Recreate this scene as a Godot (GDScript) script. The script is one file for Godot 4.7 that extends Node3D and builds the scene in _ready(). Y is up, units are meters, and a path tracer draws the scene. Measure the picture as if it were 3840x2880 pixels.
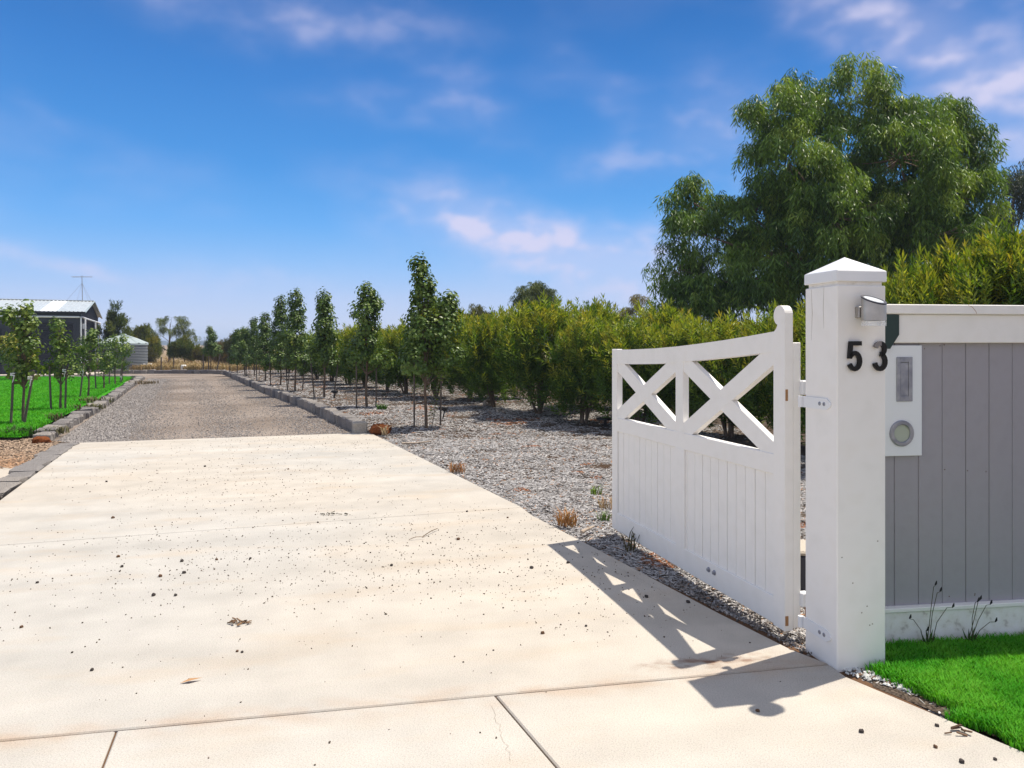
extends Node3D
# A country driveway with an open white gate, house number post and young trees. Metres, y up, the camera looks along -z.

const EXPOSURE := 1.7
const EYE := 1.6

var rng := RandomNumberGenerator.new()
var counts := {}
var M := {}
var leafy := {}


class MB:
	# collects faces into one mesh; every face is turned towards the direction it is given
	var v := PackedVector3Array()
	var n := PackedVector3Array()
	var c := PackedColorArray()
	var uv := PackedVector2Array()
	var col := Color.WHITE
	var textured := false

	func face(a: Vector3, b: Vector3, d: Vector3, out: Vector3) -> void:
		var nn := (d - a).cross(b - a)
		if nn.dot(out) < 0.0:
			var s := b
			b = d
			d = s
			nn = -nn
		nn = nn.normalized()
		v.append_array([a, b, d])
		n.append_array([nn, nn, nn])
		c.append_array([col, col, col])

	func smooth(a: Vector3, b: Vector3, d: Vector3, na: Vector3, nb: Vector3, nd: Vector3) -> void:
		if (d - a).cross(b - a).dot(na + nb + nd) < 0.0:
			v.append_array([a, d, b])
			n.append_array([na, nd, nb])
		else:
			v.append_array([a, b, d])
			n.append_array([na, nb, nd])
		c.append_array([col, col, col])

	func quad(a: Vector3, b: Vector3, d: Vector3, e: Vector3, out: Vector3) -> void:
		face(a, b, d, out)
		face(a, d, e, out)

	func box(t: Transform3D, size: Vector3, bev := 0.0) -> void:
		var h := size * 0.5
		var p := func(s: Vector3, axis: int) -> Vector3:
			var q := Vector3(s.x * h.x, s.y * h.y, s.z * h.z)
			for k in 3:
				if k != axis:
					q[k] -= s[k] * bev
			return t * q
		for axis in 3:
			var k1 := (axis + 1) % 3
			var k2 := (axis + 2) % 3
			for sg in [-1.0, 1.0]:
				var cs := []
				for pair in [[-1.0, -1.0], [1.0, -1.0], [1.0, 1.0], [-1.0, 1.0]]:
					var s := Vector3.ZERO
					s[axis] = sg
					s[k1] = pair[0]
					s[k2] = pair[1]
					cs.append(p.call(s, axis))
				var o := Vector3.ZERO
				o[axis] = sg
				quad(cs[0], cs[1], cs[2], cs[3], t.basis * o)
		if bev <= 0.0:
			return
		for axis in 3:
			var k1 := (axis + 1) % 3
			var k2 := (axis + 2) % 3
			for i in [-1.0, 1.0]:
				for j in [-1.0, 1.0]:
					var s0 := Vector3.ZERO
					var s1 := Vector3.ZERO
					s0[axis] = -1.0
					s1[axis] = 1.0
					s0[k1] = i
					s1[k1] = i
					s0[k2] = j
					s1[k2] = j
					var o := Vector3.ZERO
					o[k1] = i
					o[k2] = j
					quad(p.call(s0, k1), p.call(s1, k1), p.call(s1, k2), p.call(s0, k2), t.basis * o)
		for i in [-1.0, 1.0]:
			for j in [-1.0, 1.0]:
				for k in [-1.0, 1.0]:
					var s := Vector3(i, j, k)
					face(p.call(s, 0), p.call(s, 1), p.call(s, 2), t.basis * s)

	func tube(pts: PackedVector3Array, radii: PackedFloat32Array, sides := 7) -> void:
		var rings := []
		var nors := []
		for i in pts.size():
			var d := (pts[mini(i + 1, pts.size() - 1)] - pts[maxi(i - 1, 0)]).normalized()
			var side := d.cross(Vector3.RIGHT if absf(d.x) < 0.8 else Vector3.UP).normalized()
			var up := side.cross(d)
			var ring := PackedVector3Array()
			var nr := PackedVector3Array()
			for k in sides:
				var a := TAU * k / sides
				var o := side * cos(a) + up * sin(a)
				ring.append(pts[i] + o * radii[i])
				nr.append(o)
			rings.append(ring)
			nors.append(nr)
		for i in pts.size() - 1:
			for k in sides:
				var l := (k + 1) % sides
				smooth(rings[i][k], rings[i + 1][k], rings[i + 1][l], nors[i][k], nors[i + 1][k], nors[i + 1][l])
				smooth(rings[i][k], rings[i + 1][l], rings[i][l], nors[i][k], nors[i + 1][l], nors[i][l])
		for e in [0, pts.size() - 1]:
			if radii[e] > 0.002:
				var away := (pts[e] - pts[1 if e == 0 else e - 1]).normalized()
				for k in range(1, sides - 1):
					face(rings[e][0], rings[e][k], rings[e][k + 1], away)

	func lathe(prof: PackedVector2Array, sides: int, t: Transform3D) -> void:
		# profile points (radius, height) turned round the y axis; the outside lies to the right of the profile's run
		for i in prof.size() - 1:
			var e := prof[i + 1] - prof[i]
			var nn := Vector2(e.y, -e.x).normalized()
			for k in sides:
				var a0 := TAU * k / sides
				var a1 := TAU * (k + 1) / sides
				var d0 := Vector3(cos(a0), 0, sin(a0))
				var d1 := Vector3(cos(a1), 0, sin(a1))
				var p00 := t * (d0 * prof[i].x + Vector3.UP * prof[i].y)
				var p01 := t * (d1 * prof[i].x + Vector3.UP * prof[i].y)
				var p10 := t * (d0 * prof[i + 1].x + Vector3.UP * prof[i + 1].y)
				var p11 := t * (d1 * prof[i + 1].x + Vector3.UP * prof[i + 1].y)
				var n0 := (t.basis * (d0 * nn.x + Vector3.UP * nn.y)).normalized()
				var n1 := (t.basis * (d1 * nn.x + Vector3.UP * nn.y)).normalized()
				smooth(p00, p10, p11, n0, n0, n1)
				smooth(p00, p11, p01, n0, n1, n1)

	func prism(poly: PackedVector2Array, z0: float, z1: float, t: Transform3D) -> void:
		var idx := Geometry2D.triangulate_polygon(poly)
		for i in range(0, idx.size(), 3):
			for z in [z0, z1]:
				var q := []
				for k in 3:
					var p := poly[idx[i + k]]
					q.append(t * Vector3(p.x, p.y, z))
				face(q[0], q[1], q[2], t.basis * Vector3(0, 0, 1.0 if z == z1 else -1.0) * signf(z1 - z0))
		var turn := -1.0 if Geometry2D.is_polygon_clockwise(poly) else 1.0
		for i in poly.size():
			var a := poly[i]
			var b := poly[(i + 1) % poly.size()]
			var o := Vector3(b.y - a.y, a.x - b.x, 0) * turn
			quad(t * Vector3(a.x, a.y, z0), t * Vector3(b.x, b.y, z0), t * Vector3(b.x, b.y, z1), t * Vector3(a.x, a.y, z1), t.basis * o)

	func leaf(base: Vector3, dir: Vector3, up: Vector3, l: float, w: float, fold := 0.18, curl := 0.12) -> void:
		# a narrow leaf folded along its midrib
		var side := dir.cross(up).normalized()
		var nn := side.cross(dir).normalized()
		var m := base + dir * l * 0.45
		var tip := base + dir * l - nn * l * curl
		face(base, m - side * w * 0.5 + nn * w * fold, tip, nn)
		face(base, tip, m + side * w * 0.5 + nn * w * fold, nn)

	func broad(base: Vector3, dir: Vector3, up: Vector3, l: float, w: float) -> void:
		# a rounded leaf, folded and drooping at its tip
		var side := dir.cross(up).normalized()
		var nn := side.cross(dir).normalized()
		var p1 := base + dir * l * 0.3
		var p2 := base + dir * l * 0.66 - nn * l * 0.06
		var tip := base + dir * l - nn * l * 0.22
		for s in [-1.0, 1.0]:
			var a: Vector3 = p1 + side * w * 0.5 * s + nn * w * 0.14
			var b: Vector3 = p2 + side * w * 0.42 * s + nn * w * 0.12
			face(base, a, p2, nn)
			face(a, b, p2, nn)
			face(b, tip, p2, nn)

	func mesh() -> ArrayMesh:
		var arr := []
		arr.resize(Mesh.ARRAY_MAX)
		arr[Mesh.ARRAY_VERTEX] = v
		arr[Mesh.ARRAY_NORMAL] = n
		arr[Mesh.ARRAY_COLOR] = c
		if textured:
			arr[Mesh.ARRAY_TEX_UV] = uv
		var m := ArrayMesh.new()
		m.add_surface_from_arrays(Mesh.PRIMITIVE_TRIANGLES, arr)
		return m


# ---------------------------------------------------------------- helpers

func P(x: float, d: float, h := 0.0) -> Vector3:   # metres right of the camera, ahead of it, above the driveway
	return Vector3(x, h, -d)


func S(r: float, g: float, b: float) -> Color:   # a linear base colour as the sRGB colour a material takes
	return Color(r, g, b).linear_to_srgb()


func numbered(called: String, parent: Node) -> String:
	var key := "%d %s" % [parent.get_instance_id(), called]
	var k: int = counts.get(key, 0)
	counts[key] = k + 1
	return called if k == 0 else "%s_%03d" % [called, k]


func tag(o: Node3D, label: String, category: String, group := "", kind := "") -> Node3D:
	if label:
		o.set_meta("label", label)
	if category:
		o.set_meta("category", category)
	if group:
		o.set_meta("group", group)
	if kind:
		o.set_meta("kind", kind)
	return o


func thing(called: String, label: String, category: String, at := Vector3.ZERO, group := "", basis := Basis()) -> Node3D:
	var o := Node3D.new()
	o.name = numbered(called, self)
	add_child(o, true)
	o.transform = Transform3D(basis, at)
	tag(o, label, category, group)
	return o


func obj(called: String, m: Mesh, material: Material, parent: Node = self, t := Transform3D()) -> MeshInstance3D:
	var o := MeshInstance3D.new()
	o.name = numbered(called, parent)
	o.mesh = m
	o.material_override = material
	o.transform = t
	parent.add_child(o, true)
	return o


func part(called: String, b: MB, material: Material, parent: Node) -> MeshInstance3D:
	return obj(called, b.mesh(), material, parent)


func structure(called: String, b: MB, material: Material) -> MeshInstance3D:
	var o := obj(called, b.mesh(), material)
	o.set_meta("kind", "structure")
	return o


func scatter(called: String, m: Mesh, material: Material, where: Array, tints: Array, parent: Node = self) -> MultiMeshInstance3D:
	var mm := MultiMesh.new()
	mm.transform_format = MultiMesh.TRANSFORM_3D
	mm.use_colors = true
	mm.mesh = m
	mm.instance_count = where.size()
	for i in where.size():
		mm.set_instance_transform(i, where[i])
		mm.set_instance_color(i, tints[i])
	var o := MultiMeshInstance3D.new()
	o.name = numbered(called, parent)
	o.multimesh = mm
	o.material_override = material
	parent.add_child(o, true)
	return o


func bx(b: MB, centre: Vector3, size: Vector3, bev := 0.0, basis := Basis()) -> void:
	b.box(Transform3D(basis, centre), size, bev)


func one_box(centre: Vector3, size: Vector3, bev := 0.0, basis := Basis()) -> MB:
	var b := MB.new()
	bx(b, centre, size, bev, basis)
	return b


func rod(b: MB, a: Vector3, e: Vector3, r: float, r2 := -1.0, sides := 7) -> void:
	b.tube(PackedVector3Array([a, e]), PackedFloat32Array([r, r if r2 < 0.0 else r2]), sides)


func ball() -> Vector3:
	while true:
		var q := Vector3(rng.randf_range(-1, 1), rng.randf_range(-1, 1), rng.randf_range(-1, 1))
		if q.length_squared() < 1.0 and q.length_squared() > 0.001:
			return q
	return Vector3.UP


func along(y: Vector3, roll: float, s: float) -> Basis:   # a basis whose y axis points that way
	y = y.normalized()
	var x := y.cross(Vector3.FORWARD if absf(y.z) < 0.9 else Vector3.RIGHT).normalized()
	return (Basis(y, roll) * Basis(x, y, x.cross(y))).scaled(Vector3.ONE * s)


func flat_turn(a: float) -> Basis:
	return Basis(Vector3.UP, a)


func noise(seed_: int, freq: float, octaves := 4, type := FastNoiseLite.TYPE_SIMPLEX_SMOOTH) -> FastNoiseLite:
	var f := FastNoiseLite.new()
	f.seed = seed_
	f.frequency = freq
	f.noise_type = type
	f.fractal_octaves = octaves
	return f


func grain(seed_: int, freq: float, cols: Array, size := 512, octaves := 4, type := FastNoiseLite.TYPE_SIMPLEX_SMOOTH) -> NoiseTexture2D:
	var t := NoiseTexture2D.new()
	t.width = size
	t.height = size
	t.seamless = true
	t.noise = noise(seed_, freq, octaves, type)
	if cols.size():
		var g := Gradient.new()
		var at := PackedFloat32Array()
		var cc := PackedColorArray()
		for i in cols.size():
			at.append(float(i) / (cols.size() - 1))
			cc.append(cols[i])
		g.offsets = at
		g.colors = cc
		t.color_ramp = g
	return t


func mat(c: Color, rough := 0.8, spec := 0.4) -> StandardMaterial3D:
	var m := StandardMaterial3D.new()
	m.albedo_color = c
	m.roughness = rough
	m.metallic_specular = spec
	return m


func world_tex(m: StandardMaterial3D, t: Texture2D, per_metre: float) -> StandardMaterial3D:
	m.albedo_texture = t
	m.uv1_triplanar = true
	m.uv1_world_triplanar = true
	m.uv1_scale = Vector3.ONE * per_metre
	return m


func bump(m: StandardMaterial3D, t: Texture2D, centimetres: float) -> StandardMaterial3D:
	m.heightmap_enabled = true
	m.heightmap_texture = t
	m.heightmap_scale = centimetres
	return m


func fine(m: StandardMaterial3D, t: Texture2D, per_metre: float) -> StandardMaterial3D:
	m.detail_enabled = true
	m.detail_albedo = t
	m.detail_blend_mode = BaseMaterial3D.BLEND_MODE_MUL
	m.detail_uv_layer = BaseMaterial3D.DETAIL_UV_2
	m.uv2_triplanar = true
	m.uv2_world_triplanar = true
	m.uv2_scale = Vector3.ONE * per_metre
	return m


func leaf_mat(through: float, rough := 0.5, spec := 0.5) -> StandardMaterial3D:
	var m := mat(Color.WHITE, rough, spec)
	m.vertex_color_use_as_albedo = true
	m.backlight_enabled = true
	m.backlight = Color(through, through, through * 0.5)
	m.cull_mode = BaseMaterial3D.CULL_DISABLED
	return m


func tinted(rough := 0.9, spec := 0.25) -> StandardMaterial3D:
	var m := mat(Color.WHITE, rough, spec)
	m.vertex_color_use_as_albedo = true
	return m


func ramp(a: float, b: float, x: float) -> float:
	return smoothstep(a, b, x)


func bed_h(d: float) -> float:      # the mulched bed rises gently behind its stone wall
	return 0.15 * ramp(13.3, 18.0, d)


func drive_x(d: float) -> float:    # right edge of the concrete
	var k := [[1.0, 2.86], [3.02, 2.01], [3.7, 1.61], [4.034, 1.465], [4.56, 1.24], [6.2, 0.59], [7.19, 0.19], [13.85, -2.55]]
	for i in k.size() - 1:
		if d <= k[i + 1][0]:
			return lerpf(k[i][1], k[i + 1][1], (d - k[i][0]) / (k[i + 1][0] - k[i][0]))
	return -2.55


func wall_x(d: float) -> float:     # the road side of the right stone wall
	var k := [[14.0, -2.86], [19.06, -5.07], [25.5, -8.2], [36.4, -13.2], [41.0, -15.3]]
	for i in k.size() - 1:
		if d <= k[i + 1][0]:
			return lerpf(k[i][1], k[i + 1][1], (d - k[i][0]) / (k[i + 1][0] - k[i][0]))
	return -15.3


func poly_sheet(b: MB, pts: PackedVector2Array, h: float) -> void:
	if Geometry2D.is_polygon_clockwise(pts):
		pts = pts.duplicate()
		pts.reverse()
	var idx := Geometry2D.triangulate_polygon(pts)
	for i in range(0, idx.size(), 3):
		b.face(P(pts[idx[i]].x, pts[idx[i]].y, h), P(pts[idx[i + 1]].x, pts[idx[i + 1]].y, h), P(pts[idx[i + 2]].x, pts[idx[i + 2]].y, h), Vector3.UP)


# ---------------------------------------------------------------- light, sky, camera

func sky_picture() -> Image:
	var w := 2048
	var h := 1024
	var wisps := [[0.43, 0.372, 0.12, 0.035, 0.5, 0.45], [0.5, 0.325, 0.11, 0.045, 0.55, 0.7], [0.565, 0.26, 0.06, 0.075, 0.0, 0.75], [0.62, 0.19, 0.06, 0.06, 0.0, 0.5], [-0.24, 0.388, 0.15, 0.03, 0.0, 0.5], [-0.44, 0.4, 0.05, 0.025, 0.4, 0.38],
		[-0.062, 0.305, 0.07, 0.028, 0.6, 0.32], [-0.17, 0.3, 0.09, 0.02, 0.0, 0.2], [0.116, 0.32, 0.07, 0.026, 0.7, 0.3], [0.128, 0.231, 0.07, 0.02, -0.1, 0.42], [-0.03, 0.15, 0.1, 0.034, 0.3, 1.25],
		[0.12, 0.115, 0.15, 0.036, 0.1, 1.3], [0.2, 0.085, 0.1, 0.025, 0.0, 0.5], [-0.56, 0.092, 0.14, 0.012, 0.08, 1.1], [-0.551, 0.253, 0.025, 0.013, 0.5, 0.25], [-0.318, 0.082, 0.08, 0.018, 0.2, 0.3], [0.267, 0.262, 0.07, 0.06, 0.0, 0.6]]
	var levels := [[0.0, 205, 219, 246], [0.025, 204, 218, 247], [0.06, 184, 209, 249], [0.1, 150, 197, 251], [0.15, 112, 179, 247], [0.22, 84, 157, 232], [0.33, 66, 134, 212], [0.42, 54, 116, 192], [0.6, 42, 98, 172], [1.0, 40, 95, 168], [1.6, 38, 92, 164]]
	var f := noise(11, 2.6, 6)
	var f2 := noise(12, 1.1, 3)
	var data := PackedFloat32Array()
	data.resize(w * h * 3)
	var white := Color8(224, 220, 246).srgb_to_linear()
	var fill_veil := Color(0.98, 0.95, 0.93)
	for y in h / 2:
		var el := PI * (0.5 - (y + 0.5) / h)
		var k := 0
		while k < levels.size() - 2 and el > levels[k + 1][0]:
			k += 1
		var a := Color8(levels[k][1], levels[k][2], levels[k][3])
		var b := Color8(levels[k + 1][1], levels[k + 1][2], levels[k + 1][3])
		var base := a.lerp(b, clampf((el - levels[k][0]) / (levels[k + 1][0] - levels[k][0]), 0, 1)).srgb_to_linear()
		for x in w:
			var az := TAU * (x + 0.5) / w
			if az > PI:
				az -= TAU
			var dir := Vector3(sin(az) * cos(el), sin(el) * 2.2, -cos(az) * cos(el))
			var warp := f.get_noise_3d(dir.x * 1.6 + 7.0, dir.y * 1.6, dir.z * 1.6)
			var fluff := 0.5 + 0.5 * f.get_noise_3d(dir.x * 5.0, dir.y * 4.4, dir.z * 5.0)
			var wide := f2.get_noise_3d(dir.x * 2.0, dir.y * 2.0, dir.z * 2.0)
			var dens := maxf(0.0, wide - 0.05) * 0.3 * fluff
			# white cloud added out of view, overhead and behind, to lift the blue shade
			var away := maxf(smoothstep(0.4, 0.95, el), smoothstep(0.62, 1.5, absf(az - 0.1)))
			for q in wisps:
				var dx: float = az - q[0] + warp * 0.03
				var dy: float = el - q[1] + warp * 0.018
				if absf(dx) > q[2] * 2.4 + 0.1:
					continue
				var ca: float = cos(q[4])
				var sa: float = sin(q[4])
				var r := Vector2((dx * ca - dy * sa) / q[2], (dx * sa + dy * ca) / q[3]).length_squared()
				if r < 6.0:
					dens += q[5] * exp(-r * 1.0) * (0.3 + 0.85 * smoothstep(0.33, 0.9, fluff)) * 0.8
			dens = clampf(dens, 0.0, 0.85)
			var cc := base.lerp(white, dens)
			cc = cc.lerp(fill_veil, away * clampf(0.46 + 0.5 * wide + 0.45 * (fluff - 0.5), 0.0, 0.8))
			var at := (y * w + x) * 3
			data[at] = cc.r / EXPOSURE
			data[at + 1] = cc.g / EXPOSURE
			data[at + 2] = cc.b / EXPOSURE
	var low := Color(0.3, 0.26, 0.2)
	for i in range(w * (h / 2) * 3, w * h * 3, 3):
		data[i] = low.r
		data[i + 1] = low.g
		data[i + 2] = low.b
	return Image.create_from_data(w, h, false, Image.FORMAT_RGBF, data.to_byte_array())


func set_light() -> void:
	var cam := Camera3D.new()
	cam.name = "camera"
	cam.projection = Camera3D.PROJECTION_FRUSTUM
	cam.near = 0.1
	cam.far = 6000.0
	cam.size = 0.1 * 2880.0 / 2883.0
	cam.frustum_offset = Vector2(0, -0.1 * 149.0 / 2883.0)   # a level camera with its lens shifted down a little
	cam.position = Vector3(0, EYE, 0)
	add_child(cam)
	cam.current = true
	var env := Environment.new()
	env.background_mode = Environment.BG_SKY
	var sky := Sky.new()
	var pan := PanoramaSkyMaterial.new()
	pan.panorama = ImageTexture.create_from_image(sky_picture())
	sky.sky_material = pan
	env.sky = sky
	env.tonemap_mode = Environment.TONE_MAPPER_LINEAR
	env.tonemap_exposure = EXPOSURE
	env.sdfgi_enabled = true
	env.ssao_enabled = true
	env.ssil_enabled = true
	env.fog_enabled = true
	env.fog_density = 0.0006
	env.fog_light_color = Color(0.8, 0.87, 0.97)
	var we := WorldEnvironment.new()
	we.name = "world_environment"
	we.environment = env
	add_child(we)
	var sun := DirectionalLight3D.new()
	sun.name = "sun"
	sun.light_energy = 1.12
	sun.light_color = Color(1.0, 0.965, 0.91)
	sun.light_angular_distance = 0.5
	sun.shadow_enabled = true
	sun.basis = Basis.looking_at(Vector3(-0.7085, -1.965, 0.399).normalized())
	add_child(sun)


# ---------------------------------------------------------------- materials

func concrete_picture() -> Image:
	# stains and trowel bands of the driveway, laid over 13 m by 15 m of it
	var n := 1024
	var big := noise(21, 0.16, 4)
	var band := noise(22, 0.5, 4)
	var spots := noise(23, 2.4, 3)
	var rust := noise(24, 1.3, 5)
	var im := Image.create_empty(n, n, false, Image.FORMAT_RGB8)
	for j in n:
		var d := 14.6 - 15.0 * (j + 0.5) / n
		for i in n:
			var x := -9.5 + 13.0 * (i + 0.5) / n
			var u := x * 0.978 + d * 0.207     # across the driveway
			var w := -x * 0.207 + d * 0.978
			var warm := 0.5 + 0.5 * big.get_noise_2d(x, d)
			var streak := band.get_noise_2d(u * 0.35, w * 2.6)
			var c := Color(0.505, 0.462, 0.398).lerp(Color(0.475, 0.455, 0.415), smoothstep(0.25, 0.75, warm))
			c = c * (1.0 + 0.13 * streak + 0.09 * spots.get_noise_2d(x, d))
			var ru := clampf(rust.get_noise_2d(u * 0.5, w * 1.5) - 0.12, 0, 1)
			c = c.lerp(Color(0.49, 0.39, 0.28), ru * 0.65)
			var joint := absf(d - (3.103 + (x + 2.066) * 0.2039))
			if joint < 0.16:
				c = c.lerp(Color(0.42, 0.25, 0.13), (1.0 - joint / 0.16) * clampf(0.35 + rust.get_noise_2d(x * 2.0, d * 4.0), 0, 0.8) * 0.5)
			# rusty silt washed across the slab by the gate post
			var silt := absf(d - (3.86 + (x - 0.9) * 0.16 + 0.03 * rust.get_noise_2d(x * 5.0, 3.0)))
			if silt < 0.09 and x > 0.55 and x < 1.45:
				c = c.lerp(Color(0.2, 0.09, 0.045), (1.0 - silt / 0.09) * clampf(0.3 + 1.6 * rust.get_noise_2d(x * 6.0, d * 12.0), 0, 1) * minf(1.0, (1.45 - x) * 4.0) * minf(1.0, (x - 0.55) * 3.0))
			# damp grey grime close to the mulch
			var edge := drive_x(d) - x
			if edge < 0.5 and edge > 0.0 and d < 6.0:
				c = c.lerp(Color(0.36, 0.33, 0.29), clampf(0.5 - edge, 0, 1) * clampf(0.25 + spots.get_noise_2d(x * 2.0, d * 2.0), 0, 1) * 0.8)
			im.set_pixel(i, j, c.linear_to_srgb())
	return im


func make_materials() -> void:
	var speck := grain(31, 0.07, [Color(0.72, 0.72, 0.72), Color(0.93, 0.93, 0.93), Color(1, 1, 1), Color(1, 1, 1)], 512, 5)
	var soft := grain(32, 0.02, [], 512, 5)
	M.concrete = mat(Color.WHITE, 0.85, 0.3)
	M.concrete.albedo_texture = ImageTexture.create_from_image(concrete_picture())
	fine(M.concrete, speck, 3.3)
	M.hairline = mat(S(0.27, 0.22, 0.17), 0.95, 0.1)
	M.groove = mat(S(0.13, 0.075, 0.045), 0.95, 0.1)
	M.pale_concrete = bump(world_tex(mat(S(0.5, 0.45, 0.38), 0.9, 0.3), speck, 3.1), soft, 0.3)
	# paint
	var brush := grain(33, 0.015, [Color(0.97, 0.97, 0.965), Color(1, 1, 1), Color(0.985, 0.98, 0.97)], 512, 4)
	M.white = bump(world_tex(mat(S(0.87, 0.85, 0.81), 0.55, 0.3), brush, 0.6), grain(34, 0.03, [], 512, 4), 0.06)
	M.white_grubby = bump(world_tex(mat(S(0.87, 0.85, 0.81), 0.55, 0.3), grain(35, 0.02, [Color(0.72, 0.7, 0.67), Color(0.97, 0.965, 0.95), Color(1, 1, 1), Color(1, 1, 1)], 512, 6), 1.3), soft, 0.05)
	M.white_metal = mat(S(0.78, 0.79, 0.8), 0.38, 0.5)
	M.plate = mat(S(0.74, 0.77, 0.79), 0.42, 0.5)
	M.grey_paint = bump(world_tex(mat(S(0.345, 0.33, 0.355), 0.6, 0.35), brush, 0.9), grain(36, 0.04, [], 512, 5), 0.08)
	M.bare_wood = world_tex(mat(S(0.36, 0.2, 0.1), 0.85, 0.2), brush, 4.0)
	M.rust = mat(S(0.3, 0.13, 0.05), 0.9, 0.2)
	M.steel = world_tex(mat(S(0.55, 0.53, 0.5), 0.36, 0.5), grain(37, 0.008, [Color(0.85, 0.85, 0.85), Color(1, 1, 1)], 256, 4), 5.0)
	M.steel.metallic = 0.85
	M.zinc = world_tex(mat(S(0.42, 0.43, 0.46), 0.45, 0.5), grain(38, 0.008, [Color(0.75, 0.76, 0.8), Color(1, 1, 1)], 256, 4), 5.0)
	M.zinc.metallic = 0.7
	M.black = mat(S(0.008, 0.008, 0.009), 0.3, 0.35)
	M.worn = mat(S(0.22, 0.2, 0.2), 0.5, 0.5)
	M.dark_green = mat(S(0.008, 0.03, 0.026), 0.45, 0.5)
	M.clear = mat(Color(0.95, 0.97, 0.98, 0.25), 0.12, 0.5)
	M.clear.transparency = BaseMaterial3D.TRANSPARENCY_ALPHA
	M.panel = mat(S(0.62, 0.66, 0.7), 0.3, 0.5)
	M.tube_inside = mat(S(0.4, 0.44, 0.36), 0.7, 0.3)
	# ground
	M.field = fine(world_tex(mat(S(0.43, 0.35, 0.265), 0.95, 0.1), grain(41, 0.012, [Color(0.75, 0.74, 0.72), Color(1, 0.98, 0.94), Color(0.9, 0.86, 0.8)], 512, 6), 0.05), grain(42, 0.05, [Color(0.7, 0.68, 0.65), Color(1, 1, 1)], 512, 5), 0.6)
	var pebbles := grain(43, 0.09, [Color(0.42, 0.41, 0.4), Color(0.82, 0.8, 0.78), Color(1, 0.98, 0.96), Color(0.92, 0.88, 0.85)], 1024, 3)
	M.gravel = bump(fine(world_tex(mat(S(0.4, 0.36, 0.33), 0.95, 0.15), pebbles, 0.55), grain(44, 0.008, [Color(0.78, 0.76, 0.74), Color(1, 1, 1)], 512, 4), 0.07), pebbles, 2.0)
	M.soil = bump(fine(world_tex(mat(S(0.17, 0.145, 0.125), 0.95, 0.1), grain(45, 0.07, [Color(0.25, 0.24, 0.23), Color(0.8, 0.77, 0.74), Color(1, 0.97, 0.94)], 1024, 4), 0.8), grain(46, 0.01, [Color(0.7, 0.55, 0.42), Color(1, 1, 1), Color(1, 1, 1)], 512, 4), 0.11), soft, 3.0)
	M.turf = bump(world_tex(mat(S(0.06, 0.3, 0.016), 0.95, 0.1), grain(47, 0.04, [Color(0.45, 0.5, 0.35), Color(1, 1, 1), Color(0.9, 1, 0.8)], 512, 5), 0.9), soft, 3.0)
	var rocky := grain(48, 0.03, [Color(0.5, 0.48, 0.46), Color(0.9, 0.89, 0.88), Color(1, 1, 1), Color(0.8, 0.76, 0.72)], 512, 6)
	var rough := grain(49, 0.05, [], 512, 5)
	M.stones = []
	for c in [S(0.29, 0.275, 0.265), S(0.24, 0.225, 0.22), S(0.34, 0.315, 0.29), S(0.2, 0.19, 0.195)]:
		M.stones.append(bump(world_tex(mat(c, 0.9, 0.25), rocky, 2.2), rough, 1.5))
	M.pale_stone = bump(world_tex(mat(S(0.5, 0.46, 0.4), 0.9, 0.2), rocky, 2.5), rough, 1.2)
	M.red_stone = bump(world_tex(mat(S(0.3, 0.13, 0.06), 0.9, 0.2), grain(50, 0.03, [Color(0.3, 0.27, 0.3), Color(0.8, 0.7, 0.6), Color(1, 0.9, 0.8), Color(0.9, 0.55, 0.35)], 512, 5), 3.0), rough, 2.0)
	# shed and tank
	M.shed = mat(S(0.048, 0.05, 0.066), 0.5, 0.4)
	M.shed_dark = mat(S(0.03, 0.03, 0.042), 0.5, 0.4)
	M.roof = world_tex(mat(S(0.52, 0.57, 0.59), 0.4, 0.5), grain(51, 0.02, [Color(0.85, 0.85, 0.85), Color(1, 1, 1)], 256, 4), 0.5)
	M.skylight = mat(S(0.8, 0.84, 0.88), 0.35, 0.5)
	M.tank = mat(S(0.25, 0.27, 0.285), 0.42, 0.5)
	M.tank_roof = mat(S(0.34, 0.4, 0.4), 0.4, 0.5)
	M.aerial = mat(S(0.3, 0.31, 0.33), 0.4, 0.5)
	M.glass = mat(S(0.1, 0.13, 0.17), 0.08, 0.6)
	# plants
	var barky := grain(52, 0.05, [Color(0.45, 0.42, 0.4), Color(1, 1, 1), Color(0.8, 0.75, 0.7)], 256, 5)
	M.bark = bump(world_tex(mat(S(0.21, 0.16, 0.12), 0.9, 0.2), barky, 5.0), rough, 0.6)
	M.gum_bark = bump(world_tex(mat(S(0.34, 0.25, 0.19), 0.85, 0.2), barky, 1.2), rough, 1.0)
	M.pale_bark = bump(world_tex(mat(S(0.5, 0.42, 0.34), 0.8, 0.25), barky, 1.5), rough, 0.5)
	M.stake = bump(world_tex(mat(S(0.17, 0.145, 0.125), 0.9, 0.2), barky, 6.0), rough, 0.4)
	M.tie = mat(S(0.75, 0.74, 0.7), 0.7, 0.3)
	M.leaf_pear = leaf_mat(0.75, 0.42, 0.42)
	M.leaf_hedge = leaf_mat(0.95, 0.45, 0.4)
	M.leaf_gum = leaf_mat(0.85, 0.42, 0.4)
	M.grass = leaf_mat(0.8, 0.6, 0.2)
	M.dry = leaf_mat(0.5, 0.8, 0.2)
	M.chip = tinted(0.9, 0.2)
	M.far_wood = mat(S(0.045, 0.06, 0.05), 0.95, 0.1)
	M.fitting = mat(S(0.012, 0.012, 0.013), 0.5, 0.4)


# ---------------------------------------------------------------- ground

func ground_h(d: float) -> float:
	return lerpf(-0.09, 0.13, ramp(42.3, 44.0, d))


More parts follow.
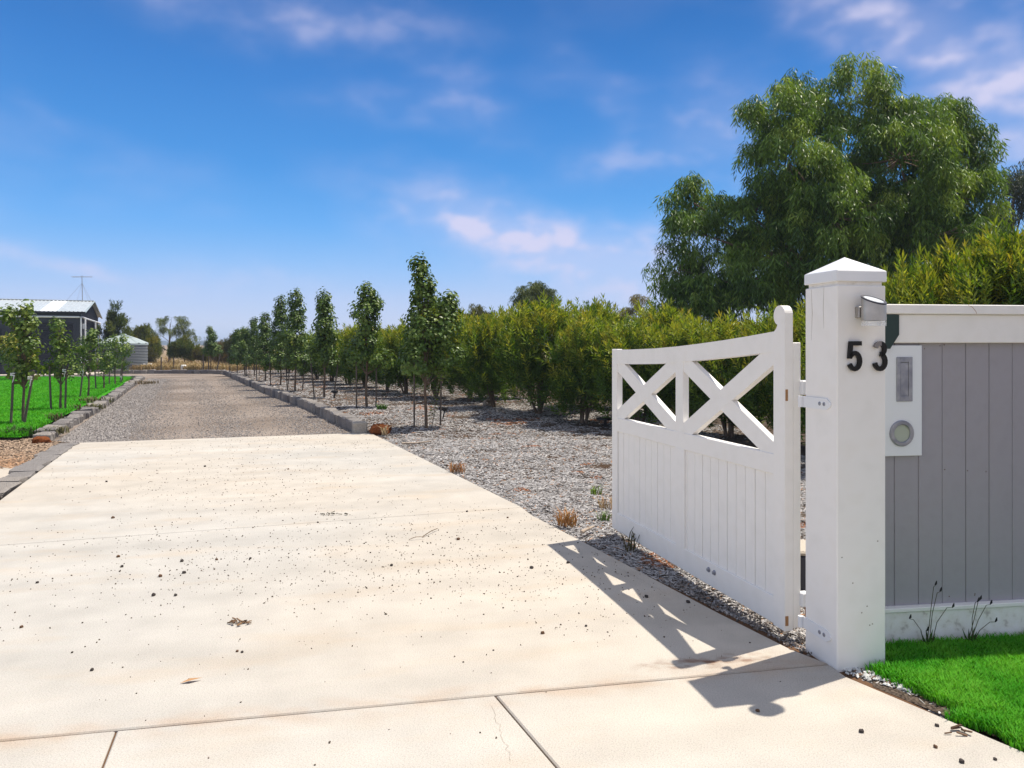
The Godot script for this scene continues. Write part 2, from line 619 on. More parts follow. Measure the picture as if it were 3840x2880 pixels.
func grid(b: MB, rows: Array, xs: Callable, h: Callable) -> void:
	# rows of depth; xs(d) gives the x of each column, h(x, d) the height
	var last := []
	for d in rows:
		var now := []
		for x in xs.call(d):
			now.append(P(x, d, h.call(x, d)))
		if last.size():
			for i in now.size() - 1:
				b.quad(last[i], last[i + 1], now[i + 1], now[i], Vector3.UP)
		last = now


func build_ground() -> void:
	var b := MB.new()
	grid(b, [-300, -40, -5, 5, 15, 30, 42.3, 42.7, 43.1, 43.5, 44.0, 50, 70, 120, 300, 800, 1600, 3500],
		func(_d): return [-3500, -800, -200, -60, -20, 0, 20, 60, 200, 800, 3500], func(_x, d): return ground_h(d))
	structure("ground", b, M.field)

	# the concrete, cut into slabs by its joints; the grooves show the darker bed under it
	var joint1 := func(x: float) -> float: return 6.12 + (x + 4.07) * 0.341
	var joint2 := func(x: float) -> float: return 3.103 + (x + 2.066) * 0.2039
	var drive := Node3D.new()
	drive.name = "driveway"
	drive.set_meta("kind", "structure")
	add_child(drive)
	var bed := MB.new()
	poly_sheet(bed, PackedVector2Array([Vector2(-2.1, -0.3), Vector2(3.3, -0.3), Vector2(2.84, 1.0), Vector2(1.98, 3.05), Vector2(0.57, 6.2), Vector2(-2.56, 13.8), Vector2(-7.0, 12.45), Vector2(-5.26, 7.9), Vector2(-2.95, 2.0)]), -0.014)
	part("joint_bed", bed, M.groove, drive)
	var lx := func(d: float) -> float: return -5.26 - (d - 7.9) * 0.392
	var slabs := []
	var g := 0.006
	# far slab
	slabs.append([Vector2(lx.call(12.49), 12.49), Vector2(lx.call(7.9), 7.9), Vector2(-4.62, 6.27) , Vector2(-4.62, joint1.call(-4.62) + g), Vector2(-1.9, joint1.call(-1.9) + g), Vector2(0.1, joint1.call(0.1) + g), Vector2(-2.46, 13.66), Vector2(-2.557, 13.86), Vector2(-2.75, 13.88)])
	slabs[0].remove_at(2)
	# middle slab
	slabs.append([Vector2(-4.62, joint1.call(-4.62) - g), Vector2(-3.36, joint2.call(-3.36) + g), Vector2(-1.0, joint2.call(-1.0) + g), Vector2(1.585, joint2.call(1.585) + g), Vector2(1.465, 4.034), Vector2(1.24, 4.56), Vector2(0.59, 6.2), Vector2(0.19, 7.19), Vector2(0.1, joint1.call(0.1) - g), Vector2(-1.9, joint1.call(-1.9) - g)])
	# near slabs, parted by two saw cuts
	var c1a := Vector2(-0.075, joint2.call(-0.075) - g)
	var c1b := Vector2(1.46, -0.2)
	var c2a := Vector2(-1.64, joint2.call(-1.64) - g)
	var c2b := Vector2(-0.55, -0.2)
	var sx := Vector2(0.0045, 0)
	slabs.append([Vector2(-3.36, joint2.call(-3.36) - g), Vector2(-2.08, -0.2), c2b - sx, c2a - sx])
	slabs.append([c2a + sx, c2b + sx, c1b - sx, c1a - sx])
	slabs.append([c1a + sx, c1b + sx, Vector2(3.2, -0.2), Vector2(2.86, 1.0), Vector2(2.01, 3.02), Vector2(1.61, 3.7), Vector2(1.585, joint2.call(1.585) - g)])
	for s in slabs:
		var m := MB.new()
		m.textured = true
		var pts := PackedVector2Array(s)
		var inner := Geometry2D.offset_polygon(pts, -0.006, Geometry2D.JOIN_MITER)
		var top: PackedVector2Array = inner[0]
		poly_sheet(m, top, 0.0)
		# arris and sides
		var outer: PackedVector2Array = Geometry2D.offset_polygon(top, 0.006, Geometry2D.JOIN_MITER)[0]
		var ring := [[top, outer, 0.0, -0.006], [outer, outer, -0.006, -0.1]]
		for r in ring:
			for i in r[0].size():
				var a: Vector2 = r[0][i]
				var a2: Vector2 = r[0][(i + 1) % r[0].size()]
				var best := 0
				var best2 := 0
				for k in r[1].size():
					if r[1][k].distance_to(a) < r[1][best].distance_to(a): best = k
					if r[1][k].distance_to(a2) < r[1][best2].distance_to(a2): best2 = k
				var o: Vector2 = (r[1][best] + r[1][best2]) * 0.5
				var mid := (a + a2) * 0.5
				var perp := Vector2((a2 - a).y, -(a2 - a).x)
				if Geometry2D.is_point_in_polygon(mid + perp.normalized() * 0.02, pts):
					perp = -perp
				m.quad(P(a.x, a.y, r[2]), P(a2.x, a2.y, r[2]), P(r[1][best2].x, r[1][best2].y, r[3]), P(r[1][best].x, r[1][best].y, r[3]), P(perp.x, perp.y, 0.1))
		for q in m.v:
			m.uv.append(Vector2((q.x + 9.5) / 13.0, (14.6 + q.z) / 15.0))
		part("slab", m, M.concrete, drive)

	# hairline cracks
	for line in [[-0.09, 3.4, 0.0, 2.95, 7], [1.0, 4.9, 0.72, 5.6, 8], [-3.0, 7.9, -2.2, 8.25, 8]]:
		b = MB.new()
		rng.seed = int(line[1] * 100)
		var a := Vector2(line[0], line[1])
		var e := Vector2(line[2], line[3])
		var prev := a
		for k in line[4] * 3:
			var t: float = (k + 1.0) / (line[4] * 3)
			var q := a.lerp(e, t) + (e - a).orthogonal().normalized() * rng.randf_range(-0.009, 0.009)
			var s := (q - prev).orthogonal().normalized() * 0.0005
			b.quad(P(prev.x - s.x, prev.y - s.y, 0.003), P(q.x - s.x, q.y - s.y, 0.003), P(q.x + s.x, q.y + s.y, 0.003), P(prev.x + s.x, prev.y + s.y, 0.003), Vector3.UP)
			prev = q
		part("hairline_crack", b, M.hairline, drive)

	# a second piece of concrete beyond the flagstones
	b = MB.new()
	poly_sheet(b, PackedVector2Array([Vector2(-6.42, 10.16), Vector2(-3.2, 2.0), Vector2(-9, 2.0), Vector2(-14, 9.85)]), -0.004)
	structure("path", b, M.pale_concrete)

	# gravel road and the yard in front of the shed
	b = MB.new()
	var road := PackedVector2Array([Vector2(-7.3, 12.2), Vector2(-2.7, 13.75), Vector2(-2.6, 14.1)])
	for d in [19.0, 25.5, 36.4, 41.0]:
		road.append(Vector2(wall_x(d) + 0.06, d))
	road.append_array([Vector2(-16.3, 42.5), Vector2(-50, 42.5), Vector2(-50, 35.6), Vector2(-17.2, 35.9), Vector2(-14.75, 29.4), Vector2(-10.2, 18.3), Vector2(-8.05, 12.8)])
	poly_sheet(b, road, -0.03)
	structure("gravel_road", b, M.gravel)

	# mulched bed on the right
	b = MB.new()
	var lump := noise(61, 0.5, 4)
	var rows := []
	var d := 3.0
	while d < 70.0:
		rows.append(d)
		d += 0.22 if d < 14.0 else 0.6
	grid(b, rows, func(dd: float): 
		var l := bed_left(dd)
		var a := []
		for k in 22:
			a.append(l + (18.0 + dd * 0.5 - l) * pow(k / 21.0, 1.6))
		return a, func(x: float, dd: float): return bed_top(x, dd, lump))
	structure("mulch_bed", b, M.soil)

	# left: bark mulch beside the flagstones, and the lawn
	b = MB.new()
	poly_sheet(b, PackedVector2Array([Vector2(-7.2, 12.55), Vector2(-6.4, 10.1), Vector2(-14, 9.7), Vector2(-16, 12.9), Vector2(-7.9, 12.95)]), -0.006)
	structure("bark_mulch_bed", b, M.soil)
	b = MB.new()
	poly_sheet(b, PackedVector2Array([Vector2(-8.15, 12.75), Vector2(-9.05, 15.04), Vector2(-10.35, 18.3), Vector2(-11.65, 21.7), Vector2(-14.9, 29.4), Vector2(-17.5, 35.45), Vector2(-40, 34.9), Vector2(-24, 12.9)]), 0.06)
	structure("lawn", b, M.turf)
	b = MB.new()
	poly_sheet(b, PackedVector2Array([Vector2(1.7, 3.62), Vector2(2.05, 3.06), Vector2(2.9, 1.0), Vector2(6, 1.0), Vector2(6, 4.9), Vector2(2.0, 4.34)]), -0.012)
	structure("lawn", b, M.soil)


func bed_left(d: float) -> float:
	return drive_x(d) + 0.01 if d < 13.85 else wall_x(maxf(d, 14.0)) + 0.22


func bed_top(x: float, d: float, lump: FastNoiseLite) -> float:
	var e := clampf((x - bed_left(d)) * 3.0, 0, 1)
	return bed_h(d) - 0.035 + e * 0.03 + 0.03 * e * lump.get_noise_2d(x * 2.0, d * 2.0) if d < 45.0 else 0.14 + 0.012 * lump.get_noise_2d(x, d)


func chip_mesh() -> ArrayMesh:
	var b := MB.new()
	var l := 0.5
	var w := 0.5
	b.face(Vector3(-l, 0, -w * 0.6), Vector3(l * 0.9, 0.1, -w), Vector3(0.1, 0.55, 0), Vector3(0, 1, -1))
	b.face(Vector3(l * 0.9, 0.1, -w), Vector3(l, 0, w * 0.7), Vector3(0.1, 0.55, 0), Vector3(1, 1, 0))
	b.face(Vector3(l, 0, w * 0.7), Vector3(-l * 0.8, 0.1, w), Vector3(0.1, 0.55, 0), Vector3(0, 1, 1))
	b.face(Vector3(-l * 0.8, 0.1, w), Vector3(-l, 0, -w * 0.6), Vector3(0.1, 0.55, 0), Vector3(-1, 1, 0))
	return b.mesh()


func pebble_mesh(seed_: int) -> ArrayMesh:
	var r := RandomNumberGenerator.new()
	r.seed = seed_
	var b := MB.new()
	var q := []
	for a in [Vector3(1, 0, 0), Vector3(-1, 0, 0), Vector3(0, 1, 0), Vector3(0, -1, 0), Vector3(0, 0, 1), Vector3(0, 0, -1)]:
		q.append(a * 0.5 * r.randf_range(0.75, 1.15) + Vector3(r.randf_range(-0.16, 0.16), r.randf_range(-0.1, 0.1), r.randf_range(-0.16, 0.16)))
	for i in [0, 1]:
		for j in [2, 3]:
			for k in [4, 5]:
				# cut each corner so that the stone is not a plain octahedron
				var m: Vector3 = (q[i] + q[j] + q[k]) * 0.4
				for e in [[i, j], [j, k], [k, i]]:
					b.face(q[e[0]], q[e[1]], m, q[e[0]] + q[e[1]] + m)
	return b.mesh()


func build_loose_ground() -> void:
	rng.seed = 101
	var lump := noise(61, 0.5, 4)
	var patch := noise(62, 0.45, 3)
	var chip := chip_mesh()
	var where := []
	var tints := []
	# wood chips: thick near the driveway, thinner with distance
	for band in [[3.3, 6.0, 5200.0, 3.0], [6.0, 9.0, 3600.0, 3.9], [9.0, 13.0, 1900.0, 5.5], [13.0, 18.0, 900.0, 7.0], [18.0, 30.0, 200.0, 6.0], [30.0, 43.0, 70.0, 6.0]]:
		var count := int((band[1] - band[0]) * band[3] * band[2])
		for i in count:
			var d := rng.randf_range(band[0], band[1])
			var x = bed_left(d) + 0.015 + rng.randf() * band[3]
			if x > 0.68 * d + 0.6:
				continue
			if d < 4.45 and x > 1.9:
				continue
			var far := 1.0 + d * 0.045
			var l := rng.randf_range(0.018, 0.06) * far * (2.2 if rng.randf() < 0.02 else 1.0)
			var w := rng.randf_range(0.005, 0.0115) * far
			var y := bed_top(x, d, lump) + rng.randf_range(0.0, 0.012)
			var bs := Basis.from_euler(Vector3(rng.randf_range(-0.3, 0.3), rng.randf_range(0, TAU), rng.randf_range(-0.3, 0.3))) * Basis.from_scale(Vector3(l, w * 0.8, w))
			where.append(Transform3D(bs, P(x, d, y)))
			var br := rng.randf_range(0.2, 0.56)
			var col := Color(br, br * 0.965, br * 0.94)
			if rng.randf() < 0.15:
				col = Color(0.1, 0.085, 0.075)
			if patch.get_noise_2d(x * 1.4, d * 1.4) > 0.42 and rng.randf() < 0.5:
				col = Color(0.36, 0.15, 0.07) * rng.randf_range(0.5, 1.2)
			elif rng.randf() < 0.03:
				col = Color(0.4, 0.22, 0.12)
			tints.append(col)
	tag(scatter("wood_chip_mulch", chip, M.chip, where, tints), "weathered grey wood chip mulch covering the bed right of the driveway", "mulch", "", "stuff")

	# bark on the left
	where = []
	tints = []
	for i in 14000:
		var d := rng.randf_range(9.9, 13.0)
		var x := rng.randf_range(-13.5, -6.4)
		if x > -6.45 - (d - 10.1) * 0.38 or (d > 12.65 and x > -7.9):
			continue
		var l := rng.randf_range(0.03, 0.1)
		where.append(Transform3D(Basis.from_euler(Vector3(rng.randf_range(-0.3, 0.3), rng.randf_range(0, TAU), rng.randf_range(-0.3, 0.3))) * Basis.from_scale(Vector3(l, 0.02, 0.022)), P(x, d, rng.randf_range(-0.006, 0.012))))
		tints.append(Color(0.38, 0.28, 0.2).lerp(Color(0.4, 0.24, 0.14), clampf((11.4 - d) * 0.7 + rng.randf_range(-0.4, 0.4), 0, 1)) * rng.randf_range(0.5, 1.35))
	tag(scatter("bark_mulch", chip, M.chip, where, tints), "brown bark mulch in the small bed left of the flagstones", "mulch", "", "stuff")

	# gravel of the road: coarse along its left side, finer where cars run
	where = []
	tints = []
	for i in 70000:
		var d := 12.3 + 24.0 * pow(rng.randf(), 1.9)
		var lo := -7.55 - (d - 12.74) * 0.4076
		var hi := wall_x(d)
		var s := pow(rng.randf(), 1.35)
		var x: float = lerpf(lo, hi, s)
		if d < 13.95 and d < 12.49 + (x + 7.06) * 0.315 + 0.02:
			continue
		var track := exp(-pow((s - 0.4) * 7.0, 2)) + exp(-pow((s - 0.72) * 9.0, 2))
		if rng.randf() < track * 0.85:
			continue
		var r := rng.randf_range(0.016, 0.045) * (1.25 if s < 0.22 else 0.85)
		where.append(Transform3D(Basis.from_euler(Vector3(rng.randf() * TAU, rng.randf() * TAU, rng.randf() * TAU)) * Basis.from_scale(Vector3(r, r * 0.6, r * 0.85)), P(x, d, -0.026)))
		var br := rng.randf_range(0.2, 0.38)
		tints.append(Color(br * 1.04, br * 0.96, br * 0.9))
	tag(scatter("road_gravel", pebble_mesh(5), M.chip, where, tints), "loose grey gravel on the road beyond the concrete", "gravel", "", "stuff")

	# grit blown and driven onto the concrete
	where = []
	tints = []
	var spots := [[-2.2, 5.6, 0.9, 0.55, 420], [-0.9, 5.9, 1.1, 0.8, 620], [-0.4, 6.6, 0.8, 0.6, 300], [-2.6, 7.6, 0.9, 0.8, 300], [-3.6, 9.6, 1.4, 0.8, 420], [-3.6, 12.2, 1.6, 0.8, 420], [0.75, 5.0, 0.45, 0.5, 160], [-0.1, 5.2, 0.6, 0.4, 240], [-1.6, 4.8, 1.4, 0.9, 260], [-3.4, 8.4, 2.0, 3.0, 380]]
	for q in spots:
		for i in q[4]:
			var x: float = q[0] + rng.randfn() * q[2]
			var d: float = q[1] + rng.randfn() * q[3]
			if x > drive_x(d) - 0.03 or x < -5.2 - (d - 7.9) * 0.39 or d < 2.5 or d > 12.5 + (x + 7.06) * 0.31:
				continue
			var r := 0.004 + 0.009 * pow(rng.randf(), 4.0) + d * 0.0004
			where.append(Transform3D(Basis.from_euler(Vector3(rng.randf() * TAU, rng.randf() * TAU, 0)) * Basis.from_scale(Vector3(r, r * 0.7, r)), P(x, d, r * 0.25)))
			tints.append(Color(0.09, 0.07, 0.055) * rng.randf_range(0.5, 1.8))
	tag(scatter("driveway_grit", pebble_mesh(9), M.chip, where, tints), "fine dark grit scattered over the pale concrete driveway", "grit", "", "stuff")

	# white pebbles at the corner by the post, and darker ones under the gate end
	where = []
	tints = []
	for i in 420:
		var s := rng.randf()
		var x := 1.635 + 0.32 * s + rng.randf_range(-0.01, 0.06 + 0.1 * s)
		var d := 3.76 - 0.3 * s + rng.randf_range(-0.02, 0.1)
		if x < drive_x(d) + 0.012 or (x > 1.62 and d > 3.79 + (x - 1.6) * 0.2):
			continue
		var r := rng.randf_range(0.012, 0.034)
		where.append(Transform3D(Basis.from_euler(Vector3(rng.randf() * 0.4, rng.randf() * TAU, 0)) * Basis.from_scale(Vector3(r, r * 0.6, r * 0.8)), P(x, d, -0.004)))
		tints.append(Color(0.66, 0.66, 0.63) * rng.randf_range(0.6, 1.15) if rng.randf() < 0.8 else Color(0.2, 0.13, 0.09))
	for i in 500:
		var d := rng.randf_range(3.95, 5.2)
		var x := drive_x(d) + rng.randf_range(0.02, 0.35)
		var r := rng.randf_range(0.012, 0.035)
		where.append(Transform3D(Basis.from_euler(Vector3(rng.randf() * TAU, rng.randf() * TAU, 0)) * Basis.from_scale(Vector3(r, r * 0.6, r * 0.8)), P(x, d, 0.0)))
		var br := rng.randf_range(0.06, 0.3)
		tints.append(Color(br * 1.1, br * 0.95, br * 0.85))
	tag(scatter("pebbles", pebble_mesh(13), M.chip, where, tints), "small white and brown pebbles at the foot of the gate post", "pebbles", "", "stuff")


func edging(wall: Node3D, line: PackedVector2Array, len_: Vector2, hgt: Vector2, wid: Vector2, side: float, base_h: Callable, mats: Array, seed_: int, bev := 0.022) -> void:
	# blocks laid end to end along a line; each is a stone of its own
	rng.seed = seed_
	var shapes := []
	for k in 6:
		var b := MB.new()
		bx(b, Vector3(0, 0.5, 0), Vector3.ONE, 0.1)
		var seen := {}
		for i in b.v.size():
			var key := b.v[i].snapped(Vector3.ONE * 0.001)
			if not seen.has(key):
				seen[key] = ball() * 0.085
			b.v[i] += seen[key]
		for i in range(0, b.v.size(), 3):
			var nn := (b.v[i + 2] - b.v[i]).cross(b.v[i + 1] - b.v[i]).normalized()
			for j in 3:
				b.n[i + j] = nn
		shapes.append(b.mesh())
	var total := 0.0
	for i in line.size() - 1:
		total += line[i].distance_to(line[i + 1])
	var at := 0.0
	while at < total - 0.05:
		var l := rng.randf_range(len_.x, len_.y)
		if rng.randf() < 0.15:
			l *= 0.6
		var s := at + l * 0.5
		var k := 0
		while k < line.size() - 2 and s > line[k].distance_to(line[k + 1]):
			s -= line[k].distance_to(line[k + 1])
			k += 1
		var u := (line[k + 1] - line[k]).normalized()
		var q := line[k] + u * s
		var w := rng.randf_range(wid.x, wid.y)
		var h := rng.randf_range(hgt.x, hgt.y)
		var out := Vector2(u.y, -u.x) * side
		var c := q + out * (w * 0.5 + rng.randf_range(-0.012, 0.02))
		var bs := Basis(P(u.x, u.y), Vector3.UP, P(u.x, u.y).cross(Vector3.UP)) * Basis.from_euler(Vector3(rng.randf_range(-0.04, 0.04), rng.randf_range(-0.07, 0.07) + (PI if rng.randf() < 0.5 else 0.0), rng.randf_range(-0.03, 0.03)))
		obj("stone", shapes[rng.randi() % 6], mats[rng.randi() % mats.size()], wall, Transform3D(bs * Basis.from_scale(Vector3(l - 0.012, h + 0.05, w)), P(c.x, c.y, base_h.call(q.y) - 0.05)))
		at += l


func build_edging() -> void:
	var zero := func(_d): return -0.02
	var wall := thing("stone_edging", "long low stone wall along the gravel road's right side and far end", "stone edging")
	var line := PackedVector2Array()
	for d in [14.0, 19.06, 25.5, 36.4, 40.6]:
		line.append(Vector2(wall_x(d), d))
	line.append_array([Vector2(-15.75, 41.7), Vector2(-16.5, 42.3), Vector2(-18.5, 42.5), Vector2(-23.6, 42.3)])
	edging(wall, line, Vector2(0.28, 0.5), Vector2(0.19, 0.225), Vector2(0.2, 0.26), 1.0, zero, M.stones, 201)
	var endb := one_box(P(-2.76, 13.93, 0.07), Vector3(0.25, 0.25, 0.2), 0.02, flat_turn(0.4))
	part("stone", endb, M.pale_stone, wall)
	wall = thing("stone_edging", "row of grey stone blocks between the left lawn and the gravel road", "stone edging")
	edging(wall, PackedVector2Array([Vector2(-7.66, 12.74), Vector2(-8.6, 15.04), Vector2(-9.86, 18.3), Vector2(-11.22, 21.7), Vector2(-14.46, 29.4), Vector2(-17.1, 35.8)]), Vector2(0.2, 0.36), Vector2(0.11, 0.16), Vector2(0.2, 0.36), -1.0, zero, M.stones.slice(0, 3), 202)
	wall = thing("stone_edging", "row of dark stones behind the left lawn in front of the shed yard", "stone edging")
	edging(wall, PackedVector2Array([Vector2(-17.3, 35.75), Vector2(-30, 35.2)]), Vector2(0.3, 0.55), Vector2(0.13, 0.2), Vector2(0.25, 0.35), 1.0, zero, M.stones, 203)
	wall = thing("flagstone_border", "flat grey flagstones laid along the left edge of the concrete driveway", "flagstones")
	edging(wall, PackedVector2Array([Vector2(-6.98, 12.4), Vector2(-5.31, 7.9), Vector2(-2.55, 0.9)]), Vector2(0.26, 0.52), Vector2(0.02, 0.04), Vector2(0.27, 0.36), 1.0, func(_d): return -0.005, [M.stones[0], M.stones[2], M.stones[0]], 204)


# ---------------------------------------------------------------- gate, post, fence

func build_gate() -> void:
	var U := Vector3(-0.2649, 0, -0.9643)
	var W := Vector3(0.9643, 0, -0.2649)
	var gate := thing("gate", "open white timber driveway gate with crossed braces over vertical boards", "gate", P(1.4726, 4.15), "", Basis(U, Vector3.UP, W))
	var T := 0.05
	var flat := Transform3D()
	# near stile with its scroll head
	var b := MB.new()
	var pr := PackedVector2Array([Vector2(0.0, 0.05), Vector2(0.103, 0.05), Vector2(0.103, 1.668), Vector2(0.094, 1.674), Vector2(0.082, 1.684), Vector2(0.072, 1.696), Vector2(0.068, 1.708), Vector2(0.078, 1.711)])
	for k in 17:
		var a := lerpf(-0.95, PI * 0.93, k / 16.0)
		pr.append(Vector2(0.05 + 0.052 * cos(a), 1.757 + 0.055 * sin(a)))
	pr.append(Vector2(0.0, 1.755))
	b.prism(pr, 0.0, T, flat)
	var stile := part("stile", b, M.white, gate)
	b = MB.new()
	bx(b, Vector3(-0.0012, 1.325, 0.011), Vector3(0.003, 0.062, 0.014))
	part("bare_wood_chip", b, M.bare_wood, stile)
	b = MB.new()
	bx(b, Vector3(-0.0012, 0.105, 0.012), Vector3(0.003, 0.052, 0.018))
	part("bare_wood_chip", b, M.bare_wood, stile)
	# batten behind the near stile
	part("hanging_batten", one_box(Vector3(0.045, 0.835, T + 0.026), Vector3(0.088, 1.55, 0.05), 0.004), M.white, gate)
	part("stile", one_box(Vector3(2.339, 0.81, T * 0.5), Vector3(0.106, 1.5, T), 0.004), M.white, gate)
	# rails
	b = MB.new()
	var top := PackedVector2Array([Vector2(0.1, 1.671), Vector2(0.36, 1.647), Vector2(0.63, 1.625), Vector2(0.93, 1.604), Vector2(1.24, 1.585), Vector2(1.6, 1.569), Vector2(2.0, 1.559), Vector2(2.29, 1.556), Vector2(2.29, 1.437), Vector2(2.0, 1.442), Vector2(1.6, 1.454), Vector2(1.3, 1.47), Vector2(1.0, 1.49), Vector2(0.6, 1.519), Vector2(0.1, 1.558)])
	b.prism(top, 0.0015, T + 0.026, flat)
	part("top_rail", b, M.white, gate)
	part("middle_rail", one_box(Vector3(1.195, 0.9375, T * 0.5), Vector3(2.186, 0.115, T - 0.003), 0.004), M.white, gate)
	part("bottom_rail", one_box(Vector3(1.195, 0.131, T * 0.5), Vector3(2.186, 0.15, T - 0.003), 0.004), M.white, gate)
	b = MB.new()
	b.prism(PackedVector2Array([Vector2(1.152, 0.985), Vector2(1.259, 0.985), Vector2(1.259, 1.475), Vector2(1.152, 1.482)]), 0.003, T - 0.003, flat)
	part("middle_stile", b, M.white, gate)
	part("middle_stile", one_box(Vector3(1.195, 0.541, T * 0.5 - 0.001), Vector3(0.125, 0.69, T - 0.001), 0.003), M.white, gate)
	# crossed braces
	for x in [[2.286, 1.259, 1.438, 1.47], [1.152, 0.105, 1.478, 1.553]]:
		var c := [Vector2(x[0], 0.995), Vector2(x[1], x[3]), Vector2(x[0], x[2]), Vector2(x[1], 0.995)]
		for k in 2:
			var a: Vector2 = c[k * 2]
			var e: Vector2 = c[k * 2 + 1]
			var u := (e - a).normalized()
			var s := Vector2(-u.y, u.x) * 0.056
			var a2 := a - u * 0.03
			var e2 := e + u * 0.03
			b = MB.new()
			b.prism(PackedVector2Array([a2 - s, e2 - s, e2 + s, a2 + s]), 0.005 + 0.0012 * k, T - 0.005 - 0.0012 * k, flat)
			part("brace", b, M.white, gate)
	# boards
	for i in 20:
		var u0 := 1.2585 + 0.1028 * i if i < 10 else 0.105 + 0.1005 * (i - 10)
		var wd := 0.1028 if i < 10 else 0.1005
		part("board", one_box(Vector3(u0 + wd * 0.5, 0.545, 0.022 + 0.0006 * (i % 3)), Vector3(wd - 0.0048, 0.69, 0.016), 0.003), M.white, gate)
	part("board", one_box(Vector3(0.105 + 0.1005 * 10 + 0.016, 0.545, 0.022), Vector3(0.031, 0.69, 0.016), 0.0035), M.white, gate)
	part("backing_board", one_box(Vector3(1.195, 0.545, 0.042), Vector3(2.18, 0.69, 0.006)), M.white, gate)
	for u in [0.802, 0.733]:
		b = MB.new()
		b.lathe(PackedVector2Array([Vector2(0.017, -0.001), Vector2(0.017, 0.002), Vector2(0.011, 0.005), Vector2(0.011, 0.012), Vector2(0.0, 0.014)]), 12, Transform3D(Basis(Vector3.RIGHT, -PI / 2), Vector3(u, 0.157, 0.0)))
		part("bolt", b, M.zinc, gate)
	# lugs and pins that turn in the straps of the post
	for h in [1.335, 0.185]:
		b = MB.new()
		bx(b, Vector3(0.0, h + 0.03, T + 0.068), Vector3(0.045, 0.078, 0.05), 0.006)
		var lug := part("hinge_lug", b, M.white_metal, gate)
		b = MB.new()
		rod(b, Vector3(-0.006, h - 0.07, T + 0.084), Vector3(-0.006, h + 0.0, T + 0.084), 0.011, -1.0, 10)
		part("hinge_pin", b, M.rust, lug)


func digit(shape: Array, w: float, depth: float) -> MB:
	var b := MB.new()
	for line in shape:
		for poly in Geometry2D.offset_polyline(PackedVector2Array(line), w * 0.5, Geometry2D.JOIN_MITER, Geometry2D.END_BUTT):
			if not Geometry2D.is_polygon_clockwise(poly):
				b.prism(poly, 0.0, depth, Transform3D())
	return b


